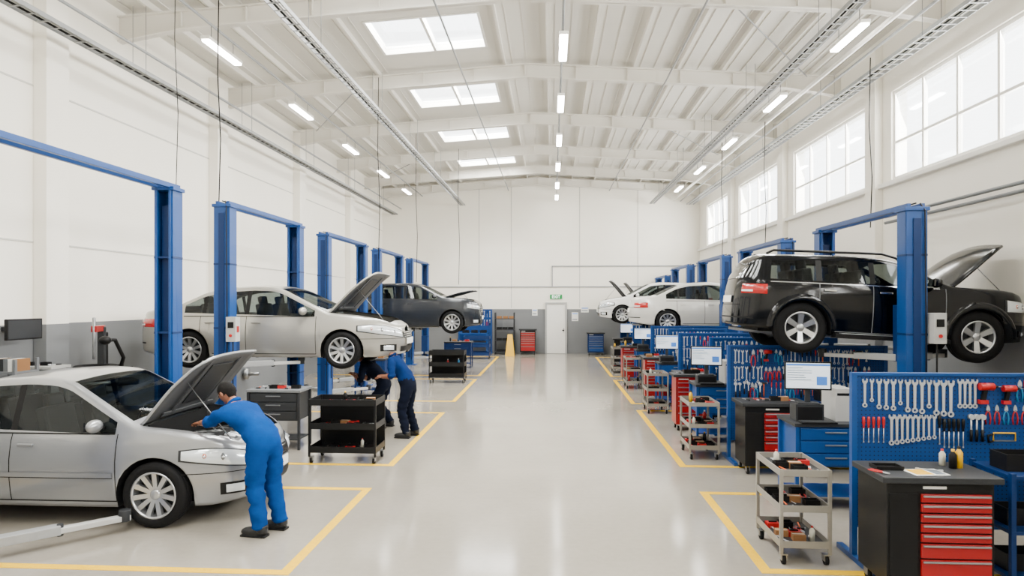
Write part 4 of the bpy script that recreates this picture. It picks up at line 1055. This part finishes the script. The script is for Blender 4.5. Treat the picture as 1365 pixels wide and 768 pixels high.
bottle(3.42,5.78,1.0,0); bottle(3.33,5.86,1.0,1); bottle(3.36,5.76,1.0,2)
pb=MB().bb(-.14,.14,-.1,.1,0,.004,PAPER).bb(-.12,.02,-.08,.08,.004,.006,YEL2).bb(.04,.12,-.08,.08,.004,.006,SCRT)
mk('paper_sheets','printed sheets with yellow panel lying on worktop','paper',pb,(3.05,5.6,1.0),(0,0,.1))
mk('tool_tray','black tray of small parts on worktop','tray',MB().bb(-.11,.11,-.07,.07,0,.008,BLACK).bb(-.11,-.1,-.07,.07,.008,.03,BLACK).bb(.1,.11,-.07,.07,.008,.03,BLACK).bb(-.1,.1,-.07,-.06,.008,.03,BLACK).bb(-.1,.1,.06,.07,.008,.03,BLACK),(2.8,5.72,1.0))
def loose(kind,x,y,z,s,a):
    o=bpy.data.objects.new(NMM.get(kind,kind),_t[kind]); COL.objects.link(o); o.location=(x,y,z+(.075 if kind in('hammer','ratchet') else .055)*s+.001); o.scale=(s,s,s); o.rotation_euler=(pi/2,0,a); tag(o,TL[kind][0].replace('hung on a blue pegboard','lying on a work surface'),TL[kind][1],'loose tools on carts')
loose('wrench',3.2,5.62,1.0,.2,1.2); loose('pliers',2.72,5.5,1.0,.17,.6)
def clutter(x,y,zs,w,d,n=4,rows=2):
    for z in zs:
        for rr in range(rows):
            for k in range(n):
                px=x+w*(-.5+(k+.5)/n)*.85; py=y+d*((rr+.5)/rows-.5)*.75+RN.uniform(-.02,.02); c=RN.randrange(9)
                if c<1: bottle(px,py,z,RN.randrange(5))
                elif c<3: bin_(px,py,z,min(.8,w/n/.34))
                elif c==3: toolbox(px,py,z,min(.7,w/n/.36))
                elif c==4: carton(px,py,z,min(.7,w/n/.34),RN.uniform(-.2,.2))
                else:
                    kd=('wrench','pliers','black_screwdriver','ratchet','hammer')[RN.randrange(5)]
                    loose(kd,px,py-.08,z,.19,RN.uniform(-.5,.5))
def cartz(h,deep=.06,levels=3): return [.168+(h-.16-deep)*k/(levels-1) for k in range(levels)]
for i,p in enumerate(CARTS): clutter(p[0],p[1],cartz(.87),.42,.64,3,4 if i<2 else 2)
for i,(x,y) in enumerate(((3.08,9.55),(2.9,13.45),(2.75,17.3),(2.75,21.3))): clutter(x,y,[1.0],.85,.4,6,1)
for x,y in((2.55,12.6),(2.5,16.3),(2.38,20.35)): clutter(x,y,[1.05],.5,.3,3,1)
service_cart(1.02,.55,.95,BLACKG,'black three-shelf workshop cart loaded with tools',(-3.1,9.85,0),handle=False,deep=.09,solid=True,group='black workshop carts')
service_cart(1.05,.55,.95,BLACKG,'black three-shelf workshop cart loaded with parts',(-3.1,19.5,0),handle=False,deep=.12,solid=True,group='black workshop carts')
clutter(-3.1,9.85,cartz(.95,.09),.95,.5,6,2); clutter(-3.1,19.5,cartz(.95,.12),.95,.5,5,1)
service_cart(1.1,.55,.95,BLUED,'dark blue workshop cart near the back wall',(-3.15,27.6,0),handle=False,deep=.12,group='blue workshop carts')
workbench(-4.95,-4.05,10.4,10.95,.97,'dark grey workbench covered in tools beside the raised sedan',DGREY,True,GREY)
clutter(-4.5,10.68,[.97],.85,.45,6,2)
workbench(-5.0,-4.2,16.4,17.0,.95,'dark workbench with blue drawers between lift posts',BLUED,True)
clutter(-4.6,16.7,[.95],.7,.4,4,1)
workbench(-3.9,-2.9,23.6,24.2,.95,'dark workbench with blue drawers along the bay',BLUED,True)
clutter(-3.4,23.9,[.95],.9,.4,5,1)
def tire_changer(loc,rot):
    r=empty('tire_changer',loc,(0,0,rot)); tag(r,'black and red tire changer with vertical arm','tire machine','tire machines')
    MB().bb(-.3,.3,-.34,.34,0,.95,DGREY).bb(-.25,.25,-.35,-.34,.15,.8,RED).obj('base_cabinet',.02,r)
    MB().lathe([(0,.95),(.12,.95),(.12,1.1),(.3,1.12),(.3,1.16),(0,1.18)],STEEL,24).obj('turntable',parent=r)
    MB().lathe([(.19,1.17),(.29,1.17),(.33,1.22),(.33,1.36),(.29,1.4),(.19,1.4)],RUBBER,24,close=True).obj('tire',parent=r)
    MB().bb(-.05,.05,.2,.3,.95,2.0,DGREY).bb(-.04,.04,-.1,.3,1.92,2.02,RED).cyl((0,-.08,1.5),(0,-.08,2.15),.025,STEEL).obj('column_arm',.01,r)
    MB().tube([(.2,.2,1.0),(.33,.2,1.5),(.3,-.1,1.8),(.2,-.2,1.8)],.03,BLACK).ball((.2,-.22,1.8),(.09,.09,.07),BLACK).obj('helper_arm',parent=r)
tire_changer((-7.15,9.95,0),.3)
def stool(loc,rot):
    r=empty('workshop_chair',loc,(0,0,rot)); tag(r,'black swivel chair with curved back by the wall','chair','workshop chairs')
    MB().bb(-.25,.25,-.24,.24,1.0,1.09,BLACK).obj('seat',.03,r); MB().bb(-.23,.23,.22,.28,1.25,1.9,BLACK).bb(-.03,.03,.24,.28,.98,1.3,DGREY).obj('backrest',.02,r)
    b=MB().cyl((0,0,.15),(0,0,1.0),.03,STEEL)
    for k in range(5): a=2*pi*k/5; b.tube([(0,0,.16),(.3*cos(a),.3*sin(a),.06)],.02,DGREY); b.ball((.3*cos(a),.3*sin(a),.03),.03,BLACK)
    b.lathe([(.2,.4),(.22,.41),(.2,.42)],STEEL,20); b.obj('pedestal',parent=r)
    for s in(-1,1): MB().tube([(s*.25,.2,1.05),(s*.28,.15,1.3),(s*.28,-.12,1.3)],.02,BLACK).obj('armrest',parent=r)
    return r
st=stool((-7.3,10.75,0),2.4)
workbench(-7.85,-7.25,9.15,9.55,1.45,'grey high bench with small equipment by the wall',GREY,True,LGREY)
clutter(-7.55,9.35,[1.45],.5,.3,4,1)
r=empty('wheel_balancer',(-7.2,14.2,0)); tag(r,'grey wheel balancing machine with screen on arm','wheel balancer')
MB().bb(-.4,.4,-.35,.35,0,.95,GREY).obj('cabinet',.02,r); MB().bb(-.04,.04,.1,.18,.95,1.5,BLACK).bb(-.25,.25,.06,.12,1.45,1.75,BLACK).obj('screen',.01,r); MB().cyl((.4,0,.8),(.75,0,.8),.04,STEEL).lathe([(.12,.45),(.12,.5),(0,.52)],STEEL,16,'X',(0,0,.8)).obj('spindle',parent=r)
r=empty('wall_display',(XL,9.1,1.85)); tag(r,'black display panel mounted on wall arm','display')
MB().bb(.3,.35,-.32,.32,0,.3,BLACK).obj('panel',.008,r); MB().bb(.35,.352,-.3,.3,.02,.28,DGREY).obj('screen',0,r); MB().bb(0,.3,-.03,.03,.12,.18,DGREY).obj('bracket',.004,r)
rack(-7.8,-7.35,8.62,9.05,1.6,'grey shelf rack with binders by the wall',GREY,(.1,.6,1.1,1.4))
bk=[MB().bb(-.03,.03,-.12,.12,0,.17,m).mesh('binder') for m in(PAPER,GREY,DGREY,BROWN)]
for k in range(6):
    q=(k*7)%4
    o=bpy.data.objects.new('binder',bk[q]); COL.objects.link(o); o.location=(-7.74+k*.066,8.8,1.43); tag(o,('white','grey','dark grey','brown')[q]+' ring binder standing on a shelf','binder','binders on the grey rack')
def extinguisher(x,y,z=0.0):
    b=MB().lathe([(0,0),(.08,0),(.08,.42),(.03,.5),(.03,.54),(0,.54)],REDP,18).box((.03,0,.57),(.14,.03,.03),BLACK).tube([(-.03,0,.55),(-.1,0,.5),(-.1,0,.2)],.012,BLACK,6)
    mk('fire_extinguisher','red fire extinguisher by the wall','extinguisher',b,(x,y,z))
extinguisher(-7.5,13.6)
b=MB().cyl((0,0,0),(0,0,.06),.16,BLACK,n=20).cyl((0,0,.06),(0,0,1.7),.025,YEL2,n=12).cyl((0,0,1.7),(0,0,1.75),.035,YEL2,n=12); mk('bollard_post','slim yellow safety post on black foot','post',b,(-7.76,11.0,0))
tool_cabinet(.8,.5,1.15,(-1.1,30.0,0),'red drawer tool cabinet against the back wall',side=.04,group='back wall cabinets')
tool_cabinet(.8,.5,1.0,(1.95,29.9,0),'blue drawer tool cabinet against the back wall',side=.04,body=BLUED,dm=BLUE,group='back wall cabinets')
pegboard(-4.3,-2.75,30.2,2.05,'blue perforated tool board against the back wall',.6)
rack(-4.2,-2.9,29.4,30.0,1.0,'blue steel rack of tools by back wall',BLUE)
rack(-2.6,-1.7,29.7,30.2,1.9,'grey steel rack of parts by back wall',DGREY,(.1,.6,1.1,1.6))
for q in range(9): bin_(-2.4+(q%3)*.26,29.95,(.13,.63,1.13)[q//3],.75)
for q in range(3): carton(-2.4+q*.28,29.95,1.63,.8)
for q in range(3): bin_(-3.9+q*.4,29.7,.98,.9)
for q in range(11): tool(('wrench','black_screwdriver','wrench','ratchet')[q%4],-4.15+q*.13,30.2,1.97,.3)
for q in range(11): tool(('wrench','pliers','ratchet','wrench')[q%4],-4.15+q*.13,30.2,1.57,.28)
b=MB()
b.add([(-.2,-.22,0),(.2,-.22,0),(.1,0,.95),(-.1,0,.95)],[(0,1,2,3)],YEL2); b.add([(-.2,.22,0),(.2,.22,0),(.1,.01,.95),(-.1,.01,.95)],[(0,1,2,3)],YEL2)
o=mk('floor_sign','yellow folding caution floor sign','sign',b,(-1.85,29.0,0)); so=o.modifiers.new('s','SOLIDIFY'); so.thickness=.02
for x,z,w_,h_ in((1.05,1.5,.3,.4),(-.8,1.75,.25,.3),(1.5,1.9,.35,.25)):
    mk('wall_notice','white printed notice fixed to the wall','notice',MB().bb(-w_/2,w_/2,-.01,0,0,h_,PAPER).bb(-w_/2+.03,w_/2-.03,-.012,-.01,h_-.08,h_-.04,SCRB).bb(-w_/2+.03,w_/2-.05,-.012,-.01,.06,.1,SCRT),(x,YB,z),group='wall notices')

# ------------------------------------------------------------------ world, light, camera
wd=bpy.data.worlds.new('World'); scene.world=wd; wd.use_nodes=True
bg=wd.node_tree.nodes['Background']; bg.inputs[0].default_value=(1,.99,.97,1); bg.inputs[1].default_value=9.0
def area(loc,rot,sx,sy,e,col=(1,1,1)):
    l=bpy.data.lights.new('area','AREA'); l.shape='RECTANGLE'; l.size=sx; l.size_y=sy; l.energy=e; l.color=col
    o=bpy.data.objects.new('daylight',l); COL.objects.link(o); o.location=loc; o.rotation_euler=rot
for i,(a,c) in enumerate(WINS): area((XR+.35,(a+c)/2,(WZ0+WZ1)/2),(0,radians(70),0),WZ1-WZ0,c-a,760,(1,.965,.92))
for a,c in SKY: area(((SKX[0]+SKX[1])/2,(a+c)/2,8.5),(0,0,0),SKX[1]-SKX[0],c-a,820,(1,.965,.92))
cam=bpy.data.cameras.new('Camera'); co=bpy.data.objects.new('Camera',cam); COL.objects.link(co)
co.location=(0,0,2.4); co.rotation_euler=(pi/2,0,math.atan(53.5/880))
cam.sensor_width=36; cam.lens=880/1365*36; cam.shift_y=18/1365; cam.clip_end=200; cam.clip_start=.05
scene.camera=co
